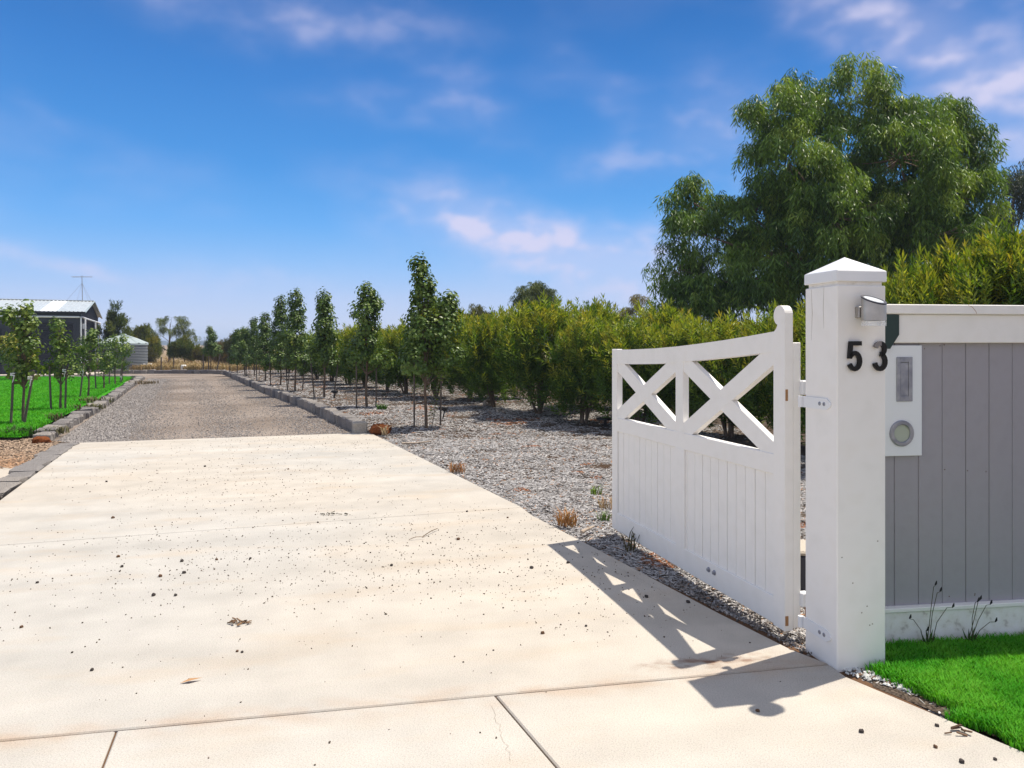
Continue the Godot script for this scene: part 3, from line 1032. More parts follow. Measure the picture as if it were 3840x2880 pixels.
func build_post() -> void:
	var PX := Vector3(0.9783, 0, -0.2071)     # along the front face
	var PN := Vector3(0.2071, 0, 0.9783)      # out of the front face
	var W := 0.272
	var base := P(1.7044, 3.9422)
	var turn := Basis(PX, Vector3.UP, PN)
	var post := thing("gate_post", "square white gate post with a pyramid cap, carrying the numerals 5 and 3", "post", base, "", turn)
	part("shaft", one_box(Vector3(0, 0.92, 0), Vector3(W, 1.944, W), 0.005), M.white, post)
	part("neck", one_box(Vector3(0, 1.9, 0), Vector3(W - 0.026, 0.03, W - 0.026)), M.white_grubby, post)
	var b := MB.new()
	var r := W * 0.5 + 0.004
	bx(b, Vector3(0, 1.938, 0), Vector3(r * 2, 0.054, r * 2), 0.003)
	var q := r - 0.002
	for k in 4:
		var a := Vector3(q, 1.9655, q).rotated(Vector3.UP, PI * 0.5 * k)
		var e := Vector3(q, 1.9655, q).rotated(Vector3.UP, PI * 0.5 * (k + 1))
		b.face(a, e, Vector3(0, 2.046, 0), (a + e) * 0.5 - Vector3(0, 1.9, 0))
	part("cap", b, M.white_metal, post)
	for line in [[0.02, 1.885, 0.028, 1.76, 0.02, 1.62], [0.128, 1.89, 0.122, 1.78, 0.127, 1.68]]:
		var ck := MB.new()
		ck.tube(PackedVector3Array([Vector3(-W * 0.5 - 0.0002, line[1], -0.1 + line[0]), Vector3(-W * 0.5 - 0.0002, line[3], -0.1 + line[2]), Vector3(-W * 0.5 - 0.0002, line[5], -0.1 + line[4])]), PackedFloat32Array([0.0006, 0.0011, 0.0004]), 4)
		part("paint_crack", ck, M.hairline, post)
	for dot in [[-0.05, 0.42], [0.03, 0.3], [0.06, 0.21], [0.09, 0.62], [-0.11, 0.55], [0.045, 0.205], [0.0, 0.27]]:
		part("dirt_speck", one_box(Vector3(dot[0], dot[1], W * 0.5 + 0.0004), Vector3(0.006, 0.005, 0.001)), M.hairline, post)
	# hinge straps on the left face
	for h in [1.298, 0.135]:
		var strap := MB.new()
		var left := Transform3D(Basis(Vector3(0, 0, 1), Vector3.UP, Vector3(-1, 0, 0)), Vector3(-W * 0.5, h, 0))
		strap.prism(PackedVector2Array([Vector2(-0.152, -0.029), Vector2(0.055, -0.029), Vector2(0.085, -0.012), Vector2(0.09, 0.0), Vector2(0.085, 0.012), Vector2(0.055, 0.029), Vector2(-0.152, 0.029)]), -0.001, 0.006, left)
		rod(strap, Vector3(-W * 0.5 - 0.012, h - 0.029, -0.158), Vector3(-W * 0.5 - 0.012, h + 0.029, -0.158), 0.014, -1.0, 10)
		var sp := part("hinge_strap", strap, M.white_metal, post)
		for z in [0.0, 0.037]:
			var screw := MB.new()
			screw.lathe(PackedVector2Array([Vector2(0.0105, 0.0), Vector2(0.0105, 0.002), Vector2(0.006, 0.0035), Vector2(0.0055, 0.0015), Vector2(0.0, 0.001)]), 12, Transform3D(Basis(Vector3.FORWARD, -PI / 2), Vector3(-W * 0.5 - 0.0055, h, z)))
			part("screw", screw, M.zinc, sp)
	# the numerals stand off the face on pins
	var arc := []
	for k in 15:
		var a := lerpf(2.6, -2.75, k / 14.0)
		arc.append(Vector2(-0.0005 + 0.0295 * cos(a), -0.0235 + 0.0395 * sin(a)))
	var five := [[Vector2(0.037, 0.0635), Vector2(-0.0205, 0.0635), Vector2(-0.0275, -0.012)], arc]
	var up := []
	for k in 12:
		var a := lerpf(2.9, -1.35, k / 11.0)
		up.append(Vector2(0.0 + 0.0255 * cos(a), 0.036 + 0.028 * sin(a)))
	var low := []
	for k in 14:
		var a := lerpf(1.5, -2.95, k / 13.0)
		low.append(Vector2(0.0 + 0.0295 * cos(a), -0.0265 + 0.037 * sin(a)))
	for item in [["house_number", "black numeral 5 on the front of the white gate post", five, 0.0873], ["house_number", "black numeral 3 with worn upper tip on the white gate post", [up, low], 0.2295]]:
		var x: float = item[3] - W * 0.5
		var n := thing(item[0], item[1], "house number", base + turn * Vector3(x, 1.541, W * 0.5), "", turn)
		obj("numeral", digit(item[2], 0.0216, 0.012).mesh(), M.black, n, Transform3D(Basis(), Vector3(0, 0, 0.006)))
		var pins := MB.new()
		for y in [-0.06, 0.06]:
			rod(pins, Vector3(0.0, y, -0.002), Vector3(0.0, y, 0.008), 0.003)
		part("fixing_pin", pins, M.zinc, n)
		if item[3] > 0.2:
			var worn := []
			for k in 5:
				worn.append(up[k])
			obj("worn_tip", digit([worn], 0.0222, 0.0126).mesh(), M.worn, n, Transform3D(Basis(), Vector3(0, 0, 0.006)))
	# solar lamp
	var lamp := thing("solar_wall_lamp", "brushed steel solar wall lamp with slanted top on the white gate post", "wall lamp", base + turn * Vector3(0.0027, 1.688, W * 0.5), "", turn)
	part("bracket", one_box(Vector3(-0.012, 0.07, 0.016), Vector3(0.06, 0.055, 0.034), 0.003), M.steel, lamp)
	var R := 0.0565
	var axis := Vector3(0, 0, 0.086)
	b = MB.new()
	var N := 32
	var slope := func(o: Vector3) -> float: return 0.125 - o.x / R * 0.006 + o.z / R * -0.023
	for k in N:
		var d0 := Vector3(cos(TAU * k / N), 0, sin(TAU * k / N))
		var d1 := Vector3(cos(TAU * (k + 1) / N), 0, sin(TAU * (k + 1) / N))
		var t0: Vector3 = axis + d0 * R + Vector3.UP * slope.call(d0 * R)
		var t1: Vector3 = axis + d1 * R + Vector3.UP * slope.call(d1 * R)
		var l0 := axis + d0 * R + Vector3.UP * 0.026
		var l1 := axis + d1 * R + Vector3.UP * 0.026
		b.smooth(l0, t0, t1, d0, d0, d1)
		b.smooth(l0, t1, l1, d0, d1, d1)
		b.face(axis + Vector3.UP * 0.026, l0, l1, Vector3.DOWN)
		b.face(axis + Vector3.UP * (slope.call(Vector3.ZERO) - 0.004), t0, t1, Vector3.UP)
	part("housing", b, M.steel, lamp)
	b = MB.new()
	var rimb := MB.new()
	for k in N:
		var d0 := Vector3(cos(TAU * k / N), 0, sin(TAU * k / N))
		var d1 := Vector3(cos(TAU * (k + 1) / N), 0, sin(TAU * (k + 1) / N))
		var f := func(o: Vector3, rr: float, y: float) -> Vector3: return axis + o * rr + Vector3.UP * (slope.call(o * rr) + y)
		b.face(f.call(Vector3.ZERO, 0.0, 0.004), f.call(d0, 0.046, 0.004), f.call(d1, 0.046, 0.004), Vector3.UP)
		rimb.quad(f.call(d0, 0.046, 0.006), f.call(d1, 0.046, 0.006), f.call(d1, R + 0.001, 0.006), f.call(d0, R + 0.001, 0.006), Vector3.UP)
		rimb.quad(f.call(d0, R + 0.001, 0.006), f.call(d1, R + 0.001, 0.006), f.call(d1, R + 0.001, -0.001), f.call(d0, R + 0.001, -0.001), d0)
	part("solar_panel", b, M.panel, lamp)
	part("rim", rimb, M.shed, lamp)
	b = MB.new()
	b.lathe(PackedVector2Array([Vector2(0.0, 0.0), Vector2(R - 0.001, 0.0), Vector2(R - 0.001, 0.024)]), 28, Transform3D(Basis(), axis))
	part("lens", b, M.clear, lamp)
	b = MB.new()
	b.lathe(PackedVector2Array([Vector2(0.0, 0.003), Vector2(0.03, 0.003), Vector2(0.036, 0.022)]), 20, Transform3D(Basis(), axis))
	part("reflector", b, M.white_metal, lamp)


func build_fence() -> void:
	var FX := Vector3(0.9903, 0, -0.1386)
	var FN := Vector3(0.1386, 0, 0.9903)
	var turn := Basis(FX, Vector3.UP, FN)
	var base := P(2.03, 4.14)
	var fence := thing("fence", "grey vertical board fence with white rails beside the gate post", "fence", base, "", turn)
	var x0 := -0.17
	var L := 3.4
	part("capping", one_box(Vector3(x0 + L * 0.5, 1.7875, 0.0), Vector3(L, 0.052, 0.1), 0.004), M.white, fence)
	part("top_rail", one_box(Vector3(x0 + L * 0.5, 1.684, 0.008), Vector3(L, 0.153, 0.045), 0.003), M.white, fence)
	part("bottom_rail", one_box(Vector3(x0 + L * 0.5, 0.082, 0.004), Vector3(L, 0.168, 0.05), 0.003), M.white_grubby, fence)
	part("ledge", one_box(Vector3(x0 + L * 0.5, 0.178, 0.01), Vector3(L, 0.022, 0.062), 0.003), M.white, fence)
	for i in 25:
		var x := 0.1757 + 0.1413 * (i - 2)
		if x < x0 - 0.02 or x + 0.14 > x0 + L:
			continue
		part("board", one_box(Vector3(x + 0.0706, 0.9, -0.012 + 0.0006 * (i % 3)), Vector3(0.139, 1.45, 0.018), 0.003), M.grey_paint, fence)
	part("backing_board", one_box(Vector3(x0 + L * 0.5, 0.9, -0.026), Vector3(L, 1.45, 0.006)), M.grey_paint, fence)
	rng.seed = 91
	for i in 9:
		var b := MB.new()
		b.lathe(PackedVector2Array([Vector2(0.0035, 0.0), Vector2(0.003, 0.0012), Vector2(0.0, 0.0012)]), 8, Transform3D(Basis(Vector3.RIGHT, PI / 2), Vector3(rng.randf_range(0.2, 0.8), [0.24, 0.9, 1.58][i % 3] + rng.randf_range(-0.02, 0.02), -0.0028)))
		part("nail_head", b, M.groove, fence)
	var crack := MB.new()
	crack.tube(PackedVector3Array([Vector3(0.43, 1.811, 0.0505), Vector3(0.455, 1.8, 0.0505), Vector3(0.475, 1.778, 0.0505), Vector3(0.48, 1.764, 0.0505)]), PackedFloat32Array([0.0008, 0.0011, 0.0012, 0.001]), 4)
	part("crack", crack, M.bare_wood, fence)
	# letterbox front
	var box := thing("letterbox", "white letterbox front with steel slot and round newspaper holder on the grey fence", "letterbox", base + turn * Vector3(0.07, 1.0, -0.002), "", turn)
	part("plate", one_box(Vector3(0, 0.297, 0.012), Vector3(0.218, 0.594, 0.022), 0.002), M.plate, box)
	var b := MB.new()
	var sx := 0.004
	var sy := 0.4125
	for s in [-1.0, 1.0]:
		bx(b, Vector3(sx + s * 0.035, sy, 0.026), Vector3(0.022, 0.238, 0.008), 0.002)
		bx(b, Vector3(sx, sy + s * 0.1045, 0.026), Vector3(0.049, 0.029, 0.0076), 0.002)
	part("slot_frame", b, M.zinc, box)
	part("slot_flap", one_box(Vector3(sx, sy, 0.025), Vector3(0.045, 0.178, 0.004), 0.001), M.zinc, box)
	var ring := MB.new()
	var rt := Transform3D(Basis(Vector3.RIGHT, PI / 2), Vector3(-0.012, 0.122, 0.023))
	ring.lathe(PackedVector2Array([Vector2(0.07, -0.001), Vector2(0.07, 0.006), Vector2(0.065, 0.012), Vector2(0.05, 0.012), Vector2(0.0465, 0.008), Vector2(0.0465, -0.001)]), 36, rt)
	part("ring", ring, M.zinc, box)
	var pipe := MB.new()
	pipe.lathe(PackedVector2Array([Vector2(0.0465, 0.002), Vector2(0.042, 0.0025), Vector2(0.041, 0.0012), Vector2(0.0, 0.0012)]), 36, rt)
	part("holder_tube", pipe, M.tube_inside, box)
	# dark green folded plate hung from the top of the fence
	var green := MB.new()
	green.prism(PackedVector2Array([Vector2(-0.11, 0.0), Vector2(0.0, 0.0), Vector2(0.052, 0.075), Vector2(0.052, 0.182), Vector2(-0.11, 0.182)]), 0.0, 0.012, Transform3D())
	tag(obj("green_plate", green.mesh(), M.dark_green, self, Transform3D(turn, base + turn * Vector3(-0.024, 1.576, 0.034))), "dark green plate with a cut corner hanging on the fence beside the gate post", "plate")
	# dark box glimpsed between gate and post
	var mb := thing("gate_motor_box", "dark grey box with a pale lid on the ground behind the gate post", "box", P(1.98, 4.98), "", flat_turn(-0.25))
	part("housing", one_box(Vector3(0, 0.115, 0), Vector3(0.36, 0.3, 0.3), 0.015), M.shed, mb)
	part("lid", one_box(Vector3(0, 0.278, 0), Vector3(0.39, 0.03, 0.33), 0.012), M.pale_concrete, mb)


# ---------------------------------------------------------------- plants

func spray_pear(seed_: int) -> ArrayMesh:
	rng.seed = seed_
	var b := MB.new()
	for i in 9:
		var a := 2.4 * i + rng.randf_range(-0.3, 0.3)
		var y := 0.01 + 0.02 * i
		var o := Vector3(cos(a), 0, sin(a))
		var dir := (o * 1.0 + Vector3.UP * rng.randf_range(-0.35, 0.5)).normalized()
		var g := rng.randf_range(0.55, 1.5)
		b.col = Color(g * rng.randf_range(0.9, 1.15), g, g * 0.9)
		b.broad(Vector3.UP * y + dir * 0.022, dir, Vector3.UP + ball() * 0.35, rng.randf_range(0.066, 0.1), rng.randf_range(0.05, 0.066))
	return b.mesh()


func spray_hedge(seed_: int) -> ArrayMesh:
	rng.seed = seed_
	var b := MB.new()
	for i in 13:
		var a := 2.4 * i + rng.randf_range(-0.4, 0.4)
		var t := i / 12.0
		var o := Vector3(cos(a), 0, sin(a))
		var dir := (o * lerpf(1.0, 0.35, t) + Vector3.UP * lerpf(0.5, 1.1, t)).normalized()
		var g := rng.randf_range(0.5, 1.6)
		b.col = Color(g, g, g * 0.9).lerp(Color(1.45, 1.3, 0.8) * g, clampf((t - 0.7) * 2.2, 0, 1) * 0.6)
		b.leaf(Vector3.UP * (0.02 + 0.19 * t), dir, o * -0.4 + Vector3.UP + ball() * 0.5, rng.randf_range(0.08, 0.125), rng.randf_range(0.017, 0.025), 0.12, 0.1)
	return b.mesh()


func spray_gum(seed_: int) -> ArrayMesh:
	rng.seed = seed_
	var b := MB.new()
	for i in 14:
		var a := 2.4 * i + rng.randf_range(-0.5, 0.5)
		var t := i / 13.0
		var o := Vector3(cos(a), 0, sin(a))
		var root := Vector3(0.1 * t * cos(seed_ * 1.7), -0.4 * t * t + 0.1 * t, 0.1 * t * sin(seed_ * 1.7)) + o * 0.02
		var dir := (o * rng.randf_range(0.25, 0.8) + Vector3.DOWN * rng.randf_range(0.5, 1.1)).normalized()
		var g := rng.randf_range(0.5, 1.6)
		b.col = Color(g * rng.randf_range(0.92, 1.12), g, g * 0.95)
		b.leaf(root, dir, o + ball() * 0.8, rng.randf_range(0.11, 0.19), rng.randf_range(0.02, 0.03), 0.1, rng.randf_range(-0.1, 0.15))
	return b.mesh()


func tuft(seed_: int, blades: int, hgt: float, w: float, spread: float, lean: float) -> ArrayMesh:
	rng.seed = seed_
	var b := MB.new()
	for i in blades:
		var a := rng.randf() * TAU
		var root := Vector3(rng.randf_range(-1, 1), 0, rng.randf_range(-1, 1)) * spread
		var o := Vector3(cos(a), 0, sin(a))
		var s := Vector3(-o.z, 0, o.x) * w * 0.5
		var h := hgt * rng.randf_range(0.55, 1.2)
		var mid := root + Vector3.UP * h * 0.6 + o * h * lean * 0.35
		var tip := root + Vector3.UP * h * (1.0 - lean * 0.25) + o * h * lean
		var g := rng.randf_range(0.65, 1.35)
		b.col = Color(g * rng.randf_range(0.85, 1.2), g, g * 0.9)
		b.quad(root - s, root + s, mid + s * 0.8, mid - s * 0.8, -o + Vector3.UP * 0.5)
		b.face(mid - s * 0.8, mid + s * 0.8, tip, -o + Vector3.UP * 0.5)
	return b.mesh()


func pick(cols: Array, t: float) -> Color:
	t = clampf(t, 0, 0.999) * (cols.size() - 1)
	return cols[int(t)].lerp(cols[int(t) + 1], t - int(t))


func shell(where: Array, tints: Array, c: Vector3, r: Vector3, count: int, cols: Array, up := 0.8, size := 1.0, inner := 0.55, tone := 0.5) -> void:
	# sprays through the outer part of a rounded clump, growing outwards and upwards
	for i in count:
		var o := ball().normalized()
		var k := lerpf(inner, 1.0, pow(rng.randf(), 0.6))
		var p := c + Vector3(o.x * r.x, o.y * r.y, o.z * r.z) * k
		where.append(Transform3D(along(o * (1.0 - up * 0.5) + Vector3.UP * up + ball() * 0.45, rng.randf() * TAU, size * rng.randf_range(0.75, 1.25)), p))
		tints.append(pick(cols, tone + rng.randf_range(-0.28, 0.28)))


func limb(b: MB, a: Vector3, e: Vector3, r0: float, r1: float, sag := 0.0, sides := 6) -> void:
	var pts := PackedVector3Array()
	var rad := PackedFloat32Array()
	var off := ball() * a.distance_to(e) * 0.06
	for k in 5:
		var t := k / 4.0
		pts.append(a.lerp(e, t) + (off + Vector3.UP * sag) * sin(PI * t))
		rad.append(lerpf(r0, r1, t))
	b.tube(pts, rad, sides)


const PEAR := [[0.06, 0.115, 0.022], [0.1, 0.175, 0.03], [0.16, 0.24, 0.04], [0.26, 0.33, 0.065]]


func greens(list: Array) -> Array:
	var a := []
	for q in list:
		a.append(Color(q[0], q[1], q[2]))
	return a


func young_tree(label: String, group: String, x: float, d: float, h0: float, blobs: Array, fork: float, density := 1.0, tone := 0.5, lean := 0.0, seed_ := 1) -> Node3D:
	# blobs: x, height, depth, radius across, radius up
	var t := thing("young_pear_tree", label, "tree", P(x, d, h0), group)
	rng.seed = 900 + seed_
	var top := 0.0
	for q in blobs:
		top = maxf(top, q[1] + q[4])
	var b := MB.new()
	var trunk := PackedVector3Array()
	var rad := PackedFloat32Array()
	var tip: Array = blobs[blobs.size() - 1]
	for k in 9:
		var s := k / 8.0
		var q := Vector3(lerpf(0, tip[0], s * s) + 0.012 * sin(k * 2.1 + seed_), -0.06 + (top - 0.12) * s, lerpf(0, tip[2], s * s) + 0.012 * cos(k * 1.7 + seed_))
		trunk.append(q)
		rad.append(lerpf(0.034, 0.005, pow(s, 0.8)))
	b.tube(trunk, rad, 8)
	part("trunk", b, M.bark, t)
	b = MB.new()
	for q in blobs:
		for k in 3:
			var e := Vector3(q[0], q[1], q[2]) + Vector3(ball().x * q[3], absf(ball().y) * q[4], ball().z * q[3]) * 0.7
			var from := Vector3(0, clampf(q[1] - q[3] - 0.25 - rng.randf() * 0.2, fork, top * 0.8), 0)
			limb(b, from, e, 0.013, 0.003, -0.04, 5)
	part("branches", b, M.bark, t)
	var where := []
	var tints := []
	var cols := greens(PEAR)
	for q in blobs:
		var n := int(density * (26 + 400.0 * q[3] * q[4]))
		shell(where, tints, Vector3(q[0], q[1], q[2]), Vector3(q[3], q[4], q[3]), n, cols, 0.55, 1.0, 0.35, tone)
	scatter("crown", leafy.pear, M.leaf_pear, where, tints, t).set_meta("kind", "stuff")
	return t


func stake(label: String, x: float, d: float, h0: float, hgt: float, lean: Vector2, r := 0.019) -> void:
	var b := MB.new()
	b.tube(PackedVector3Array([Vector3(0, -0.08, 0), Vector3(lean.x, hgt, -lean.y)]), PackedFloat32Array([r, r * 0.9]), 6)
	var o := part("tree_stake", b, M.stake, self)
	o.position = P(x, d, h0)
	tag(o, label, "stake", "hardwood stakes beside the young trees")


func column_blobs(w: float, h0: float, h1: float, seed_: int) -> Array:
	rng.seed = seed_
	var out := []
	var n := 6
	for k in n:
		var s := k / (n - 1.0)
		var r := w * lerpf(1.0, 0.28, pow(s, 1.3)) * rng.randf_range(0.85, 1.1)
		out.append([rng.randf_range(-0.3, 0.3) * w * (1.0 - s), lerpf(h0 + 0.25, h1 - 0.14, s), rng.randf_range(-0.3, 0.3) * w * (1.0 - s), r, maxf(0.2, (h1 - h0) / n * 0.75)])
	return out


func slim(blobs: Array, k: float) -> Array:
	var out := []
	for q in blobs:
		out.append([q[0], q[1], q[2], q[3] * k, q[4] * lerpf(1.0, k, 0.6)])
	return out


func build_pears() -> void:
	leafy.pear = spray_pear(3)
	var row := "young pear trees along the right side of the drive"
	var nth := ["nearest", "second", "third", "fourth", "fifth", "sixth", "seventh", "eighth", "ninth"]
	young_tree("tallest young pear tree, standing behind the rust brown rock on the right", row, -1.62, 14.47, bed_h(14.47), slim([[-0.12, 1.3, 0.1, 0.4, 0.36], [0.32, 1.35, -0.1, 0.42, 0.38], [0.02, 1.75, 0.05, 0.46, 0.36], [0.38, 1.95, 0.0, 0.26, 0.4], [-0.12, 2.05, 0, 0.3, 0.3], [0.42, 2.3, 0, 0.13, 0.2], [0.0, 2.38, 0, 0.24, 0.26], [-0.06, 2.68, 0, 0.17, 0.22], [-0.12, 2.98, 0, 0.09, 0.16]], 0.78), 0.8, 1.0, 0.45, 0.0, 1)
	young_tree("second young pear tree from the gate, slender with a narrow waist and low side branches", row, -3.37, 17.79, bed_h(17.79), slim([[-0.2, 1.2, 0, 0.3, 0.25], [0.36, 1.05, 0, 0.3, 0.2], [0.0, 1.5, 0, 0.32, 0.3], [0.02, 1.85, 0, 0.22, 0.22], [-0.04, 2.15, 0.05, 0.33, 0.24], [0.12, 2.36, 0, 0.22, 0.2], [0.02, 2.62, 0, 0.13, 0.18]], 0.8), 0.75, 1.1, 0.45, 0.0, 2)
	var pears := [[-5.07, 20.77, 0.5, 0.75, 2.72], [-6.77, 24.01, 0.62, 0.7, 2.96], [-8.3, 27.59, 0.62, 0.6, 2.94], [-9.73, 30.31, 0.6, 0.5, 2.5], [-11.92, 35.55, 0.45, 0.5, 2.5], [-12.69, 36.53, 0.6, 0.4, 2.1], [-14.05, 39.33, 0.55, 0.4, 2.1]]
	for i in pears.size():
		var q: Array = pears[i]
		young_tree("%s young pear tree from the gate in the row along the stone wall" % nth[i + 2], row, q[0], q[1], 0.15, column_blobs(q[2] * 0.7, q[3], q[4], 300 + i), q[3], 1.15, 0.4, 0.0, 10 + i)
	var stakes := [[-1.84, 14.47, 1.35, 0.0, "left stake of the tallest young pear tree"], [-1.37, 14.7, 1.05, 0.02, "right stake of the tallest young pear tree"], [-3.56, 17.6, 1.2, 0.0, "left stake of the second pear tree"], [-3.14, 17.75, 1.15, 0.01, "right stake of the second pear tree"],
		[-5.38, 20.95, 1.15, -0.12, "left stake of the third pear tree"], [-4.87, 20.95, 1.15, 0.16, "right stake of the third pear tree"], [-7.06, 24.2, 1.1, -0.08, "left stake of the fourth pear tree"], [-6.6, 24.2, 1.1, 0.1, "right stake of the fourth pear tree"],
		[-8.6, 27.4, 1.1, -0.05, "left stake of the fifth pear tree"], [-8.0, 27.5, 1.1, 0.05, "right stake of the fifth pear tree"], [-10.0, 30.1, 1.1, 0.0, "left stake of the sixth pear tree"], [-9.5, 30.2, 1.1, 0.05, "right stake of the sixth pear tree"],
		[-12.2, 35.3, 1.0, 0.0, "left stake of the seventh pear tree"], [-11.6, 35.3, 1.0, 0.0, "right stake of the seventh pear tree"], [-14.35, 39.1, 1.0, -0.1, "stake of the ninth pear tree"]]
	for q in stakes:
		stake("thin dark " + q[4] + " by the wall", q[0], q[1], bed_h(q[1]), q[2], Vector2(q[3], 0.0))
	# a low sucker with pale leaves at the foot of the nearest tree
	var s := thing("sucker_shoot", "leafy pale green shoot hanging low beside the tallest pear tree's trunk", "shoot", P(-1.45, 14.4, 0.02))
	var b := MB.new()
	limb(b, Vector3(-0.06, 0.0, 0), Vector3(0.05, 0.72, 0), 0.008, 0.004, 0.0, 5)
	part("stem", b, M.bark, s)
	var where := []
	var tints := []
	for k in 6:
		where.append(Transform3D(along(Vector3.UP + ball() * 0.3, k * 1.3, 0.85), Vector3(-0.05 + 0.02 * k, 0.16 + 0.1 * k, 0)))
		tints.append(Color(0.16, 0.2, 0.035))
	scatter("leaves", leafy.pear, M.leaf_pear, where, tints, s).set_meta("kind", "stuff")

	# left lawn
	row = "young staked trees on the left lawn"
	var left := [
		["large round-leaved young tree with two pointed tops at the front of the left lawn", -9.26, 14.57, [[-0.12, 0.98, 0, 0.3, 0.22], [0.14, 1.05, 0, 0.28, 0.25], [-0.1, 1.35, 0, 0.32, 0.27], [0.16, 1.45, 0, 0.26, 0.25], [-0.08, 1.72, 0, 0.26, 0.2], [0.12, 1.85, 0, 0.16, 0.2], [-0.27, 2.0, 0, 0.1, 0.2], [0.06, 2.15, 0, 0.08, 0.18]], 0.72],
		["second young tree from the front of the left lawn, pointed like a flame", -10.4, 17.72, [[-0.15, 1.0, 0, 0.32, 0.26], [0.2, 0.95, 0, 0.3, 0.24], [0.02, 1.3, 0, 0.32, 0.28], [-0.02, 1.62, 0, 0.2, 0.25], [-0.06, 1.95, 0, 0.12, 0.22]], 0.6],
		["third young tree on the left lawn, in front of the shed corner", -12.13, 22.02, [[-0.25, 0.95, 0, 0.32, 0.3], [0.12, 1.05, 0, 0.36, 0.32], [-0.3, 1.3, 0, 0.24, 0.24], [0.1, 1.5, 0, 0.28, 0.26], [0.1, 1.75, 0, 0.12, 0.14]], 0.55],
		["fourth young tree on the left lawn, before the water tank's left half", -13.72, 25.84, [[0.0, 0.75, 0, 0.26, 0.4], [0.12, 1.15, 0, 0.3, 0.36], [0.05, 1.45, 0, 0.2, 0.22]], 0.3],
		["fifth young tree on the left lawn, before the middle of the water tank", -14.94, 28.93, [[-0.05, 0.9, 0, 0.4, 0.4], [0.05, 1.3, 0, 0.32, 0.35], [0.0, 1.6, 0, 0.2, 0.24]], 0.4],
		["sixth young tree on the left lawn, before the right half of the water tank", -15.61, 30.76, [[0.05, 0.85, 0, 0.36, 0.5], [0.2, 1.25, 0, 0.34, 0.4], [0.1, 1.65, 0, 0.2, 0.26]], 0.35],
		["small tree at the back edge of the left lawn near the shed door", -18.47, 33.07, [[0, 1.2, 0, 0.3, 0.35], [0.1, 1.6, 0, 0.25, 0.3]], 0.8]]
	for i in left.size():
		var q: Array = left[i]
		young_tree(q[0], row, q[1], q[2], 0.06, slim(q[3], 0.5), q[4], 0.55, 0.62, 0.0, 40 + i)
	# a yellowing sapling at the edge of the picture
	var yel := thing("yellowing_sapling", "yellow-green sapling with large leaves at the left edge of the lawn", "tree", P(-21.3, 32.6, 0.06))
	b = MB.new()
	limb(b, Vector3(0, -0.05, 0), Vector3(0.05, 1.3, 0), 0.05, 0.02)
	part("trunk", b, M.bark, yel)
	where = []
	tints = []
	rng.seed = 77
	for q in [[-0.35, 1.25, 0.45], [0.25, 1.15, 0.4], [0.0, 1.5, 0.35], [0.6, 0.85, 0.25]]:
		shell(where, tints, Vector3(q[0], q[1], 0), Vector3(q[2], q[2] * 0.7, q[2]), 70, greens([[0.16, 0.2, 0.02], [0.34, 0.33, 0.03], [0.42, 0.36, 0.04]]), 0.4, 1.7, 0.3, 0.4)
	scatter("crown", leafy.pear, M.leaf_pear, where, tints, yel).set_meta("kind", "stuff")
	stakes = [[-9.36, 14.35, 1.12, 0.06, "left stake of the front tree"], [-9.16, 14.4, 1.05, 0.2, "right stake of the front tree"], [-10.55, 17.6, 1.05, -0.04, "left stake of the second tree"], [-10.26, 17.65, 1.1, 0.03, "right stake of the second tree"], [-12.15, 21.6, 1.0, 0.12, "leaning stake of the third tree"], [-13.85, 25.6, 1.1, -0.06, "left stake of the fourth tree"], [-14.98, 28.6, 0.95, 0.0, "stake of the fifth tree"], [-15.5, 30.4, 0.95, 0.08, "stake of the sixth tree"]]
	for q in stakes:
		stake("thin brown " + q[4] + " on the left lawn", q[0], q[1], 0.06, q[2], Vector2(q[3], 0.0), 0.023)
	var ties := [[-9.27, 14.3, 1.02, "upper left of the front tree"], [-8.98, 14.35, 0.95, "right of the front tree"], [-10.23, 17.6, 0.98, "second tree"], [-12.02, 21.55, 0.85, "leaning stake of the third tree"], [-15.4, 30.3, 0.3, "sixth tree"]]
	for q in ties:
		b = MB.new()
		for k in 3:
			limb(b, Vector3(-0.04, 0.02 * k, 0.03), Vector3(0.04, 0.02 * k - 0.03 * (k % 2), 0.03), 0.011, 0.01, 0.0, 5)
		limb(b, Vector3(0.03, 0, 0.035), Vector3(0.0, -0.13, 0.035), 0.011, 0.006, 0.0, 5)
		var o := part("tree_tie", b, M.tie, self)
		o.position = P(q[0], q[1], q[2])
		tag(o, "white cloth tie around a stake, %s, left lawn" % q[3], "tie", "white tree ties on the left lawn")


